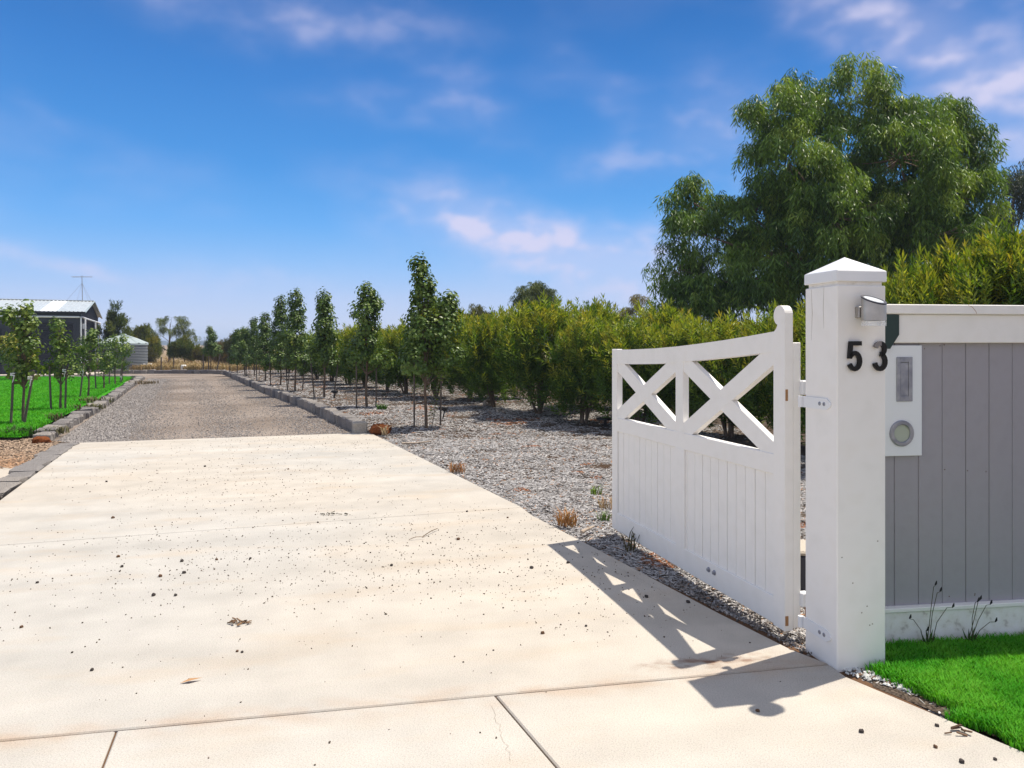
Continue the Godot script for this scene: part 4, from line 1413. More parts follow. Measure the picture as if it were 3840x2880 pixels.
func hedge_shrub(seed_: int, wide := 1.0, tall := 1.0, clumps := 26) -> Node3D:
	# an upright bush of narrow leaves with yellow and orange tips; about 1.3 m wide and 2 m tall
	rng.seed = seed_
	var t := Node3D.new()
	t.name = numbered("hedge_shrub", self)
	add_child(t, true)
	var b := MB.new()
	for k in 5:
		limb(b, Vector3(ball().x * 0.08, -0.08, ball().z * 0.08), Vector3(ball().x * 0.45, 1.0 + rng.randf() * 0.5, ball().z * 0.45), 0.03, 0.008, 0.0, 6)
	part("stems", b, M.bark, t)
	var where := []
	var tints := []
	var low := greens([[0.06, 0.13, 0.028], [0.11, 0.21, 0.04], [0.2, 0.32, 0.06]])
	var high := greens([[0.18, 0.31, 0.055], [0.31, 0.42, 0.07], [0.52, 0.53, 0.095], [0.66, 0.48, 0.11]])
	for k in clumps:
		var s := k / (clumps - 1.0)
		var a := rng.randf() * TAU
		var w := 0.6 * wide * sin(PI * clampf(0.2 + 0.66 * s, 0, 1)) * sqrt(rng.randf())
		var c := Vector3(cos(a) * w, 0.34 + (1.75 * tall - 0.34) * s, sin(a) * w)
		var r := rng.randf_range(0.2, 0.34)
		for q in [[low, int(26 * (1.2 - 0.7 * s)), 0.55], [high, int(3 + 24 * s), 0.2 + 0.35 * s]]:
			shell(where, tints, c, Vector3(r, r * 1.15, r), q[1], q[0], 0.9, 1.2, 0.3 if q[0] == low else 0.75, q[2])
	# shoots that stand above the rest
	for k in int(34 * wide * wide):
		var a := rng.randf() * TAU
		var w := 0.5 * wide * sqrt(rng.randf())
		var y := 1.85 * tall - w * 0.7
		var l := rng.randf_range(0.15, 0.4)
		for j in 3:
			where.append(Transform3D(along(Vector3(cos(a) * w * 0.5, 1, sin(a) * w * 0.5), rng.randf() * TAU, rng.randf_range(0.7, 0.95)), Vector3(cos(a) * w * 1.15, y + l * j / 3.0, sin(a) * w * 1.15)))
			tints.append(pick(high, rng.randf_range(0.1, 0.8)))
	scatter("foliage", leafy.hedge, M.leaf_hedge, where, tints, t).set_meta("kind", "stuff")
	return t


func build_hedge() -> void:
	leafy.hedge = spray_hedge(4)
	var kinds := [hedge_shrub(501), hedge_shrub(502), hedge_shrub(503)]
	# x, depth, width, height, label
	var list := [
		[1.4, 15.1, 1.0, 1.02, "hedge shrub with bare dark stems at its foot, just left of the open gate's end"],
		[0.62, 16.4, 1.15, 1.2, "tallest bushy hedge shrub, in front of the round-crowned tree"],
		[-0.42, 17.7, 0.95, 1.05, "rounded hedge shrub with yellow tips between the tall hedge shrub and the tallest pear tree"],
		[-1.1, 19.5, 1.0, 1.08, "hedge shrub directly right of the tallest pear tree"],
		[-2.05, 20.9, 1.1, 1.3, "tall pale hedge shrub behind the tallest pear tree's left side"],
		[-3.1, 22.3, 1.05, 1.0, "hedge shrub behind the stakes of the second pear tree"],
		[-3.9, 23.9, 1.1, 0.95, "hedge shrub just left of the second pear tree"],
		[-4.9, 25.6, 1.1, 1.05, "yellow-topped hedge shrub between the second and third pear trees"],
		[-5.9, 27.6, 1.1, 1.0, "hedge shrub behind the third pear tree"],
		[-7.0, 29.8, 1.15, 0.95, "hedge shrub between the third and fourth pear trees"],
		[-8.2, 32.2, 1.15, 0.95, "hedge shrub behind the fourth pear tree"],
		[-9.6, 35.0, 1.15, 0.9, "hedge shrub behind the fifth pear tree"],
		[-11.2, 38.5, 1.15, 0.85, "hedge shrub behind the sixth pear tree"],
		[2.35, 14.35, 1.0, 1.0, "hedge shrub seen over the far end of the gate"],
		[3.1, 13.8, 0.95, 0.98, "hedge shrub seen through the gate's left cross"],
		[3.75, 13.3, 1.0, 1.0, "hedge shrub seen through the middle of the gate's right cross"],
		[4.35, 12.3, 0.95, 1.06, "hedge shrub seen beside the gate's scroll head"],
		[4.75, 11.6, 0.9, 1.12, "hedge shrub seen in the slit between gate and post"],
		[5.35, 10.9, 1.1, 1.15, "hedge shrub hidden mostly behind the gate post"],
		[5.0, 9.3, 0.85, 1.3, "smaller orange-tipped shrub rising just right of the post cap"],
		[5.95, 9.1, 1.3, 1.62, "largest yellow-green shrub towering over the fence at the right edge"],
		[4.3, 9.9, 0.8, 0.98, "low shrub behind the fence just right of the gate post"],
		[1.9, 17.6, 1.1, 1.2, "second-row hedge shrub behind the gap left of the gate"],
		[3.2, 16.2, 1.2, 1.12, "second-row hedge shrub behind the gate's middle"],
		[-0.2, 20.6, 1.1, 1.15, "second-row hedge shrub left of the round-crowned tree"]]
	for i in list.size():
		var q: Array = list[i]
		var o: Node3D = kinds[i % 3]
		if i == 20:
			o = hedge_shrub(504, 1.9, 1.42, 90)
		elif i > 2:
			o = kinds[i % 3].duplicate()
			o.name = numbered("hedge_shrub", self)
			add_child(o, true)
		o.position = P(q[0], q[1], bed_h(q[1]) if q[1] < 45.0 else 0.14)
		o.basis = Basis(Vector3.UP, i * 1.9).scaled(Vector3(q[2] * 1.05, q[3] * 0.93, q[2] * 1.05) if i != 20 else Vector3.ONE)
		tag(o, q[4], "shrub", "narrow-leaved shrubs of the hedge")


func gum_tree(called: String, label: String, category: String, base: Vector3, blobs: Array, cols: Array, spray: ArrayMesh, material: Material, bark: Material, per: float, size: float, trunk_r: float, seed_: int, clump_r := 0.42, group := "", spread_low := 0.25) -> Node3D:
	# blobs: offsets from the base and a radius; each is filled with smaller clumps of hanging sprays
	rng.seed = seed_
	var t := thing(called, label, category, base, group)
	var wood := MB.new()
	var crown_mid := Vector3.ZERO
	var top := 0.0
	for q in blobs:
		crown_mid += Vector3(q[0], q[1], q[2]) / blobs.size()
		top = maxf(top, q[1])
	var trunk := MB.new()
	var head := Vector3(crown_mid.x * 0.7, top * 0.86, crown_mid.z * 0.7)
	var pts := PackedVector3Array()
	var rad := PackedFloat32Array()
	for k in 9:
		var s := k / 8.0
		pts.append(Vector3(0, -0.2, 0).lerp(head, s) + Vector3(sin(s * 5.0 + seed_) * 0.03, 0, cos(s * 4.0 + seed_) * 0.03) * top * 0.4 * s)
		rad.append(lerpf(trunk_r, trunk_r * 0.15, s))
	trunk.tube(pts, rad, 9)
	part("trunk", trunk, bark, t)
	var where := []
	var tints := []
	for q in blobs:
		var c := Vector3(q[0], q[1], q[2])
		var at: float = clampf(c.y / (top * 0.86) - rng.randf_range(0.2, 0.4), spread_low, 0.95)
		var k := int(at * 8.0)
		var from := pts[k].lerp(pts[mini(k + 1, 8)], at * 8.0 - k)
		limb(wood, from, c, trunk_r * 0.36 * (1.1 - at), trunk_r * 0.08, q[3] * 0.15, 6)
		var n := int(per * pow(q[3] / clump_r, 2.0))
		for j in n:
			var o := ball().normalized()
			var cc: Vector3 = c + o * Vector3(1, 0.85, 1) * q[3] * rng.randf_range(0.55, 1.0)
			if rng.randf() < 0.5:
				limb(wood, c + o * q[3] * 0.1, cc, trunk_r * 0.06, trunk_r * 0.02, 0.0, 4)
			var tone := rng.randf_range(0.05, 0.95)
			var m := 24
			for i in m:
				var oo := ball()
				if oo.y < -0.3 and rng.randf() < 0.5:
					oo.y = -oo.y
				var p := cc + oo * Vector3(1.0, 0.75, 1.0) * clump_r
				where.append(Transform3D(along(Vector3.UP + ball() * 0.45, rng.randf() * TAU, size * rng.randf_range(0.7, 1.3)), p))
				tints.append(pick(cols, tone + rng.randf_range(-0.2, 0.2)))
	part("branches", wood, bark, t)
	scatter("crown", spray, material, where, tints, t).set_meta("kind", "stuff")
	return t


func build_big_trees() -> void:
	leafy.gum = spray_gum(5)
	var gum_cols := greens([[0.07, 0.14, 0.032], [0.12, 0.22, 0.045], [0.2, 0.33, 0.06], [0.33, 0.45, 0.09]])
	# the spreading gum behind the gate post: clumps by their place across, above and behind its foot
	var blobs := [[0.3, 8.5, 0.0, 1.4], [-1.9, 8.0, 0.4, 1.2], [2.3, 7.6, -0.3, 1.35], [3.3, 6.8, 0.0, 1.05], [-1.9, 6.5, 1.0, 1.5], [1.0, 6.5, 1.3, 1.6], [3.2, 5.7, 0.2, 1.3], [-0.9, 4.9, 1.4, 1.6], [-2.6, 5.1, 0.2, 1.2], [1.9, 4.4, 1.2, 1.5], [3.6, 4.6, -0.4, 1.0], [-4.3, 5.5, 0.2, 0.75], [-4.5, 4.7, 0.5, 0.85], [-4.8, 3.6, 0.3, 0.85], [-4.0, 2.8, 0.6, 0.9], [-2.9, 3.3, 1.0, 1.1], [-1.2, 3.0, 1.4, 1.2], [1.1, 2.8, 1.2, 1.3], [-4.9, 2.2, 0.2, 0.6], [3.2, 3.0, 0.4, 1.1], [-3.4, 1.7, 0.8, 0.7], [-2.0, 1.8, 1.0, 0.8], [0.2, 6.0, -1.6, 1.6], [-1.5, 4.0, -1.6, 1.5], [2.0, 5.2, -1.7, 1.5]]
	var big := []
	for q in blobs:
		big.append([q[0], q[1], q[2], q[3]])
	gum_tree("gum_tree", "large spreading eucalyptus with drooping leaves towering behind the gate post", "tree", P(9.5, 22.2, 0.14), big, gum_cols, leafy.gum, M.leaf_gum, M.gum_bark, 3.3, 1.25, 0.26, 601, 0.42)
	gum_tree("round_crowned_tree", "round-crowned dark green tree standing up behind the tallest hedge shrub", "tree", P(1.25, 40.0, 0.14), [[0.0, 4.15, 0, 0.75], [-0.5, 3.7, 0.2, 0.75], [0.5, 3.75, 0.2, 0.75], [0.0, 3.2, 0.4, 0.85], [-0.65, 3.0, 0, 0.6], [0.7, 3.05, 0, 0.6]], greens([[0.06, 0.09, 0.03], [0.1, 0.14, 0.04], [0.17, 0.21, 0.06]]), leafy.gum, M.leaf_gum, M.gum_bark, 3.2, 1.1, 0.12, 602, 0.36)
	gum_tree("feathery_tree", "sparse yellowish feathery tree left of the big eucalyptus", "tree", P(7.3, 45.0, 0.14), [[0.1, 4.0, 0, 0.55], [-0.5, 3.5, 0, 0.55], [0.5, 3.4, 0, 0.5], [-0.9, 2.9, 0, 0.5], [0.2, 2.9, 0, 0.6], [0.7, 4.1, 0, 0.35]], greens([[0.13, 0.13, 0.04], [0.24, 0.2, 0.07], [0.3, 0.24, 0.1]]), leafy.gum, M.leaf_gum, M.pale_bark, 1.5, 1.2, 0.1, 603, 0.35)
	gum_tree("olive_tree", "low olive brown tree behind the hedge, left of the feathery tree", "tree", P(5.3, 41.0, 0.14), [[0.0, 2.6, 0, 0.7], [-0.8, 2.3, 0, 0.6], [0.9, 2.5, 0, 0.65]], greens([[0.08, 0.075, 0.035], [0.14, 0.12, 0.05]]), leafy.gum, M.leaf_gum, M.bark, 3.0, 1.2, 0.1, 604, 0.36)
	gum_tree("olive_tree", "small pale olive tree peeping over the hedge right of the tallest pear tree", "tree", P(-1.6, 34.0, 0.14), [[0.0, 2.75, 0, 0.6], [-0.5, 2.3, 0, 0.5], [0.5, 2.35, 0, 0.55]], greens([[0.08, 0.095, 0.03], [0.15, 0.15, 0.05]]), leafy.gum, M.leaf_gum, M.bark, 3.0, 1.1, 0.1, 607, 0.34)
	gum_tree("dark_tree", "dark blue-green tree at the right edge behind the large eucalyptus", "tree", P(23.3, 35.0, 0.14), [[-1.2, 8.0, 0, 1.6], [0.6, 8.7, 0, 1.5], [-2.3, 6.6, 0.3, 1.5], [-0.6, 6.2, 0.6, 1.7], [1.2, 6.8, 0.5, 1.8], [-1.6, 4.6, 0.6, 1.8], [0.8, 4.6, 0.6, 1.8], [-2.7, 9.6, 0, 0.6], [-3.6, 4.5, 0, 1.4]], greens([[0.022, 0.036, 0.026], [0.04, 0.06, 0.04], [0.07, 0.09, 0.055]]), leafy.gum, M.leaf_gum, M.gum_bark, 2.0, 1.5, 0.24, 605, 0.62)
	gum_tree("gum_tree", "slender open eucalyptus on the dry field beyond the road's end", "tree", P(-28.2, 63.3, 0.13), [[0.2, 3.7, 0, 0.5], [-0.5, 3.2, 0, 0.7], [0.7, 3.3, 0, 0.6], [1.4, 2.9, 0, 0.6], [-1.3, 2.5, 0, 0.6], [0.2, 2.6, 0.2, 0.6], [1.6, 2.2, 0, 0.6], [-1.7, 2.0, 0, 0.45], [0.9, 2.2, 0, 0.5], [-1.0, 1.2, 0, 0.45]], greens([[0.09, 0.13, 0.05], [0.16, 0.21, 0.07], [0.24, 0.28, 0.1]]), leafy.gum, M.leaf_gum, M.bark, 1.5, 1.0, 0.12, 606, 0.36, "", 0.3)
	# the pine-like bush behind the tank
	var pine := []
	for k in 7:
		pine.append([0.35 * sin(k * 2.3), 1.2 + 0.36 * k, 0.2 * cos(k * 2.3), 0.75 - 0.075 * k])
	gum_tree("wattle_tree", "feathery blue-green young tree between the shed and the water tank", "tree", P(-24.4, 47.2, 0.13), pine, greens([[0.08, 0.13, 0.06], [0.15, 0.2, 0.09], [0.24, 0.29, 0.13]]), leafy.hedge, M.leaf_hedge, M.bark, 1.7, 1.9, 0.08, 608, 0.3)
	var shrubs := [
		["dense_shrub", "dense olive green shrub standing behind the right side of the water tank", -28.6, 59.7, [[0.0, 2.0, 0, 0.6], [-0.5, 1.5, 0, 0.7], [0.5, 1.3, 0, 0.65], [0, 0.8, 0, 0.9], [0.7, 0.7, 0, 0.6]], [[0.12, 0.16, 0.05], [0.22, 0.26, 0.07], [0.4, 0.36, 0.08]]],
		["dense_shrub", "dense dark green bush under the right side of the slender eucalyptus", -23.2, 54.3, [[0.0, 1.2, 0, 0.55], [-0.5, 0.8, 0, 0.55], [0.5, 0.75, 0, 0.6], [0.9, 0.4, 0, 0.4]], [[0.09, 0.14, 0.045], [0.17, 0.23, 0.06], [0.3, 0.3, 0.08]]],
		["grey_shrub", "low grey-green shrub at the left foot of the slender eucalyptus", -25.3, 52.9, [[0.0, 0.5, 0, 0.45], [-0.7, 0.35, 0, 0.4], [0.5, 0.3, 0, 0.35]], [[0.09, 0.1, 0.055], [0.17, 0.16, 0.09]]],
		["dry_shrub", "bare brown twiggy shrub at the far end of the right tree row", -18.9, 50.5, [[0.0, 0.8, 0, 0.45], [-0.5, 0.5, 0, 0.4], [0.5, 0.7, 0, 0.5], [0, 0.4, 0, 0.5]], [[0.22, 0.16, 0.11], [0.32, 0.24, 0.16]]],
		["olive_shrub", "small olive shrub left of the lone staked tree beyond the road's end", -20.9, 51.6, [[0.0, 0.55, 0, 0.3], [0.35, 0.4, 0, 0.25]], [[0.11, 0.11, 0.05], [0.17, 0.15, 0.07]]],
		["pale_shrub", "pale green feathery shrub at the far end of the hedge", -17.2, 49.0, [[0.0, 1.5, 0, 0.5], [-0.5, 1.1, 0, 0.5], [0.4, 0.9, 0, 0.6]], [[0.09, 0.11, 0.06], [0.15, 0.17, 0.09]]]]
	for i in shrubs.size():
		var q: Array = shrubs[i]
		gum_tree(q[0], q[1], "shrub", P(q[2], q[3], 0.13), q[4], greens(q[5]), leafy.hedge, M.leaf_hedge, M.bark, 3.6, 1.7, 0.05, 620 + i, 0.24)
	young_tree("lone staked young tree beyond the far end of the gravel road", "", -16.88, 43.1, 0.14, [[-0.2, 1.05, 0, 0.34, 0.24], [0.25, 1.1, 0, 0.34, 0.26], [0.0, 1.45, 0, 0.32, 0.28], [0.05, 1.85, 0, 0.2, 0.26], [-0.05, 2.15, 0, 0.1, 0.2]], 0.7, 1.3, 0.35, 0.0, 71)
	for q in [[-17.25, 0.0, "left"], [-16.95, 0.0, "middle"], [-16.5, 0.2, "right"]]:
		stake("dark %s stake of the lone tree beyond the road's end" % q[2], q[0], 42.95, 0.13, 0.95, Vector2(q[1], 0.0), 0.035)
	for q in [[-19.9, 43.6, "left"], [-19.2, 43.6, "right"]]:
		stake("dark %s stake standing alone below the slender eucalyptus behind the far wall" % q[2], q[0], q[1], 0.13, 0.75, Vector2(0.02, 0.0), 0.035)


func build_low_plants() -> void:
	# lawns
	var short := tuft(7, 16, 0.05, 0.0045, 0.035, 0.5)
	rng.seed = 301
	var where := []
	var tints := []
	var nz := noise(71, 1.2, 3)
	while where.size() < 9000:
		var d := rng.randf_range(2.0, 4.6)
		var x := rng.randf_range(1.6, 3.5)
		var left := drive_x(d) + 0.06 + 0.05 * nz.get_noise_2d(x * 3.0, d * 3.0)
		if d > 3.3 and d < 3.8:
			left += 0.12
		if x < left or x > 0.69 * d + 0.5 or d > 4.06 + 0.14 * (x - 2.03) or (d > 3.74 + 0.2 * (x - 1.6) and x < 1.92):
			continue
		where.append(Transform3D(flat_turn(rng.randf() * TAU).scaled(Vector3.ONE * rng.randf_range(0.7, 1.3)), P(x, d, -0.014)))
		tints.append(Color(0.06, 0.35, 0.018).lerp(Color(0.16, 0.5, 0.04), clampf(0.5 + nz.get_noise_2d(x * 2.0, d * 2.0) + rng.randf_range(-0.3, 0.3), 0, 1)))
	tag(scatter("lawn_grass", short, M.grass, where, tints), "bright green lawn grass in the right corner before the fence", "grass", "", "stuff")
	var long := tuft(8, 14, 0.09, 0.012, 0.09, 0.5)
	where = []
	tints = []
	while where.size() < 32000:
		var d := 12.85 + 22.4 * pow(rng.randf(), 1.4)
		var x := -8.2 - (d - 12.75) * 0.412 - rng.randf() * (d * 0.3 + 4.5)
		if x < -0.69 * d - 5.0:
			continue
		where.append(Transform3D(flat_turn(rng.randf() * TAU).scaled(Vector3.ONE * rng.randf_range(0.7, 1.3)), P(x, d, 0.055)))
		tints.append(Color(0.06, 0.36, 0.014).lerp(Color(0.12, 0.45, 0.025), clampf(0.5 + nz.get_noise_2d(x, d) + rng.randf_range(-0.25, 0.25), 0, 1)))
	tag(scatter("lawn_grass", long, M.grass, where, tints), "bright green lawn grass on the left beside the gravel road", "grass", "", "stuff")
	# dry grass beyond the far wall
	var straw := tuft(9, 14, 0.3, 0.02, 0.16, 0.45)
	where = []
	tints = []
	for i in 9000:
		var d := 43.6 + 60.0 * pow(rng.randf(), 2.2)
		var x := rng.randf_range(-0.72, -0.22) * d
		if nz.get_noise_2d(x * 0.5, d * 0.5) < -0.1 + (d - 44.0) * 0.012:
			continue
		where.append(Transform3D(flat_turn(rng.randf() * TAU).scaled(Vector3.ONE * rng.randf_range(0.5, 1.3)), P(x, d, 0.12)))
		tints.append(Color(0.46, 0.34, 0.19) * rng.randf_range(0.7, 1.2))
	tag(scatter("dry_grass", straw, M.dry, where, tints), "dry straw-coloured grass on the field beyond the road's end", "grass", "", "stuff")

	# weeds and tufts that stand alone
	var singles := [
		["dry_grass_tuft", "orange-brown dry grass tuft on the mulch at the concrete edge near the gate's far end", 0.48, 6.8, 0.0, 60, 0.16, Color(0.42, 0.22, 0.1), 0.08],
		["dry_grass_tuft", "pale dry grass tuft on the mulch close to the gate's far stile", 0.95, 7.45, 0.0, 50, 0.14, Color(0.4, 0.28, 0.18), 0.1],
		["dry_grass_tuft", "thin brown grass tuft in the mulch midway along the concrete edge", -0.68, 9.66, 0.0, 40, 0.13, Color(0.38, 0.2, 0.11), 0.09],
		["dry_grass_tuft", "small straw tuft at the foot of the rust brown rock", -2.25, 13.55, 0.0, 30, 0.2, Color(0.5, 0.38, 0.26), 0.04],
		["green_weed", "small light green weed in the mulch near the gate's top left", 0.9, 8.2, 0.0, 30, 0.1, Color(0.16, 0.25, 0.04), 0.06],
		["green_weed", "small green weed at the foot of the gate's far stile", 0.83, 7.0, 0.0, 26, 0.09, Color(0.12, 0.2, 0.04), 0.05],
		["green_weed", "round green weed on the mulch between the stone wall and the second pear tree", -2.92, 17.3, 0.13, 60, 0.14, Color(0.07, 0.16, 0.03), 0.09],
		["seedy_weed", "dark seedy weed growing beside the gate's bottom rail", 0.92, 5.95, 0.0, 14, 0.2, Color(0.1, 0.09, 0.05), 0.04],
		["leafy_clump", "dark leafy clump at the front corner of the left lawn", -8.45, 13.1, 0.03, 160, 0.2, Color(0.06, 0.11, 0.035), 0.22],
		["leafy_clump", "brown and green clump at the foot of the front tree on the left lawn", -8.05, 13.5, 0.03, 120, 0.14, Color(0.14, 0.13, 0.07), 0.2],
		["grey_weed", "grey-green weed patch on the lawn edge beside the left stones, middle of the row", -10.15, 18.4, 0.04, 140, 0.16, Color(0.15, 0.15, 0.08), 0.3],
		["grey_weed", "small brown weed on the lawn edge nearest the front", -9.25, 15.6, 0.04, 70, 0.2, Color(0.12, 0.12, 0.06), 0.12],
		["grey_weed", "far grey-green weed patch beside the left stones", -11.05, 20.4, 0.04, 140, 0.2, Color(0.14, 0.14, 0.07), 0.35],
		["grey_weed", "sparse brown weeds at the far end of the left stones", -14.6, 30.3, 0.04, 120, 0.16, Color(0.2, 0.16, 0.11), 0.5]]
	for i in singles.size():
		var q: Array = singles[i]
		var m := tuft(400 + i, q[5], q[6], 0.006 + q[3] * 0.0008, q[8], 0.7)
		var one := m
		var st := scatter_one(q[0], one, q[7])
		st.position = P(q[2], q[3], q[4])
		tag(st, q[1], "weed" if "weed" in q[0] else "clump" if "clump" in q[0] else "grass tuft")
	# plantain with seed heads before the fence
	for item in [["plantain_weed", "tall plantain weed with dark seed heads in front of the fence beside the post", 2.2, 4.06, [[-0.1, 0.15], [0.03, 0.33], [0.05, 0.3], [0.11, 0.22], [-0.03, 0.1]]], ["plantain_weed", "shorter plantain weed with drooping seed heads, further along the fence", 2.44, 4.09, [[0.05, 0.24], [0.1, 0.22], [0.12, 0.13], [0.02, 0.24]]]]:
		var w := thing(item[0], item[1], "weed", P(item[2], item[3], 0.0))
		for k in item[4].size():
			var q: Array = item[4][k]
			var b := MB.new()
			var tip := Vector3(q[0], q[1], 0.01 * k)
			b.tube(PackedVector3Array([Vector3(0.01 * k - 0.02, -0.01, 0), Vector3(q[0] * 0.4, q[1] * 0.6, 0.0), Vector3(q[0] * 0.8, q[1] * 0.97, 0.005 * k), tip]), PackedFloat32Array([0.0022, 0.0018, 0.0016, 0.0014]), 5)
			part("stem", b, M.dry_stem, w)
			b = MB.new()
			b.tube(PackedVector3Array([tip - Vector3(0.002, 0.0, 0), tip + Vector3(0.004, 0.009, 0), tip + Vector3(0.007, 0.024, 0)]), PackedFloat32Array([0.0025, 0.0055, 0.002]), 6)
			part("seed_head", b, M.fitting, w)
		var lv := MB.new()
		rng.seed = 88
		for k in 9:
			var a := rng.randf() * TAU
			lv.col = Color(0.05, 0.12, 0.03) * rng.randf_range(0.7, 1.3)
			lv.leaf(Vector3.ZERO, (Vector3(cos(a), 1.1, sin(a) * 0.5)).normalized(), Vector3(cos(a), 0.2, sin(a)), rng.randf_range(0.05, 0.1), 0.014)
		part("leaves", lv, M.grass, w)


func scatter_one(called: String, m: ArrayMesh, c: Color) -> MeshInstance3D:
	var arr := m.surface_get_arrays(0)
	var cols: PackedColorArray = arr[Mesh.ARRAY_COLOR]
	for i in cols.size():
		cols[i] = Color(cols[i].r * c.r, cols[i].g * c.g, cols[i].b * c.b)
	arr[Mesh.ARRAY_COLOR] = cols
	var out := ArrayMesh.new()
	out.add_surface_from_arrays(Mesh.PRIMITIVE_TRIANGLES, arr)
	return obj(called, out, M.dry)


# ---------------------------------------------------------------- shed, tank, far things

func build_shed() -> void:
	# local x runs left along the front, local z back along the gable end
	var E2 := Vector3(-0.9165, 0, 0.40)
	var E1 := Vector3(-0.40, 0, -0.9165)
	var base := P(-22.7, 40.5)
	var turn := Basis(E2, Vector3.UP, E1)
	var L := 15.0
	var D := 9.6
	var H := 3.3
	var shed := thing("shed", "dark grey metal farm shed with roller doors and a pale corrugated roof", "shed", base, "", turn)
	var b := MB.new()
	var apex := H + 0.78
	var gable := PackedVector2Array([Vector2(0, 0), Vector2(D, 0), Vector2(D, H), Vector2(D * 0.5, apex), Vector2(0, H)])
	# sheet walls with thickness; front wall has openings behind its doors
	var gt := Transform3D(Basis(Vector3(0, 0, 1), Vector3.UP, Vector3(-1, 0, 0)), Vector3.ZERO)
	b.prism(gable, -0.08, 0.0, gt)
	b.prism(gable, -L, -L + 0.08, gt)
	bx(b, Vector3(L * 0.5, H * 0.5, 0.04), Vector3(L - 0.17, H - 0.002, 0.078))
	bx(b, Vector3(L * 0.5, H * 0.5, D - 0.04), Vector3(L - 0.17, H - 0.002, 0.078))
	part("wall", b, M.shed, shed)
	# ribs of the cladding above the pipe and on the gable
	b = MB.new()
	for k in 31:
		bx(b, Vector3(-0.008, 1.5 + (0.78 * (1.0 - absf(k - 15.0) / 15.0)) * 0.5 + H * 0.5 - 1.5 + 0.0, 0.3 + k * 0.3), Vector3(0.02, H - 0.03 + 0.78 * (1.0 - absf(k - 15.0) / 15.0), 0.03))
	part("cladding_ribs", b, M.shed, shed)
	for q in [[0.36, 3.1, 2.74], [3.52, 6.2, 2.42], [6.8, 9.6, 2.7]]:
		b = MB.new()
		var n := int(q[2] / 0.085)
		for k in n:
			var y := 0.045 + k * 0.085
			bx(b, Vector3((q[0] + q[1]) * 0.5, y + 0.02, -0.03), Vector3(q[1] - q[0], 0.066, 0.05), 0.012)
		var door := part("roller_door", b, M.shed_dark, shed)
		b = MB.new()
		bx(b, Vector3(q[0] - 0.04, q[2] * 0.5, -0.012), Vector3(0.1, q[2], 0.04))
		bx(b, Vector3(q[1] + 0.04, q[2] * 0.5, -0.012), Vector3(0.1, q[2], 0.04))
		part("door_frame", b, M.shed, door)
	# roof
	var slope := Vector2(D * 0.5 + 0.12, 0.78)
	for side in 2:
		b = MB.new()
		var light := MB.new()
		for k in int((L + 0.4) / 0.19):
			var x := -0.2 + k * 0.19
			var into := light if side == 0 and k >= 7 and k < 11 else b
			var z0 := -0.14 if side == 0 else D + 0.14
			var zr := D * 0.5
			for seg in [[0.0, 0.1, 0.0, 0.0], [0.1, 0.125, 0.0, 0.03], [0.125, 0.165, 0.03, 0.03], [0.165, 0.19, 0.03, 0.0]]:
				var a0 := Vector3(x + seg[0], H + 0.0 + seg[2], z0)
				var a1 := Vector3(x + seg[1], H + 0.0 + seg[3], z0)
				into.quad(a0, a1, Vector3(a1.x, apex + 0.03 + seg[3], zr), Vector3(a0.x, apex + 0.03 + seg[2], zr), Vector3.UP)
		part("roof_sheet", b, M.roof, shed)
		if side == 0:
			part("skylight_sheet", light, M.skylight, shed)
	part("ridge_cap", one_box(Vector3(L * 0.5, apex + 0.055, D * 0.5), Vector3(L + 0.4, 0.04, 0.34), 0.012), M.roof, shed)
	part("fascia", one_box(Vector3(L * 0.5, H - 0.04, -0.16), Vector3(L + 0.4, 0.1, 0.05), 0.01), M.shed_dark, shed)
	b = MB.new()
	rod(b, Vector3(-0.2, H - 0.03, -0.14), Vector3(-0.2, apex + 0.02, D * 0.5), 0.045)
	rod(b, Vector3(-0.2, H - 0.03, D + 0.14), Vector3(-0.2, apex + 0.02, D * 0.5), 0.045)
	part("barge", b, M.tank_roof, shed)
	b = MB.new()
	b.tube(PackedVector3Array([Vector3(L, 3.03, -0.1), Vector3(0.1, 3.03, -0.1), Vector3(-0.08, 3.03, 0.05), Vector3(-0.12, 2.99, 0.3), Vector3(-0.12, 2.95, D)]), PackedFloat32Array([0.05, 0.05, 0.05, 0.05, 0.05]), 8)
	part("stormwater_pipe", b, M.white_metal, shed)
	for z in [0.55, 6.2, 8.9]:
		b = MB.new()
		b.tube(PackedVector3Array([Vector3(-0.13, 2.95, z), Vector3(-0.13, 0.9, z), Vector3(-0.3, 0.5, z)]), PackedFloat32Array([0.055, 0.055, 0.055]), 8)
		part("downpipe", b, M.white_metal, shed)
	b = MB.new()
	bx(b, Vector3(0.0, 1.5, -0.03), Vector3(0.07, 3.0, 0.07), 0.01)
	part("corner_trim", b, M.white_metal, shed)
	b = MB.new()
	bx(b, Vector3(-0.02, 1.75, 2.6), Vector3(0.06, 1.3, 1.5), 0.01)
	var win := part("window", b, M.shed_dark, shed)
	part("pane", one_box(Vector3(-0.052, 1.75, 2.6), Vector3(0.006, 1.16, 1.36)), M.glass, win)
	part("meter_box", one_box(Vector3(-0.12, 2.55, 0.28), Vector3(0.16, 0.26, 0.2), 0.01), M.plate, shed)
	b = MB.new()
	bx(b, Vector3(L * 0.5 - 0.3, -0.02, -0.85), Vector3(L + 0.8, 0.2, 1.66), 0.02)
	bx(b, Vector3(-0.55, -0.025, D * 0.5), Vector3(1.0, 0.2, D), 0.02)
	var apron := structure("concrete_apron", b, M.pale_concrete)
	apron.transform = Transform3D(turn, base)
	# aerial on the roof
	var at := base + turn * Vector3(0.41, apex + 0.07, D * 0.5)
	var aerial := thing("tv_aerial", "thin television aerial on a guyed mast on the shed roof", "aerial", at)
	b = MB.new()
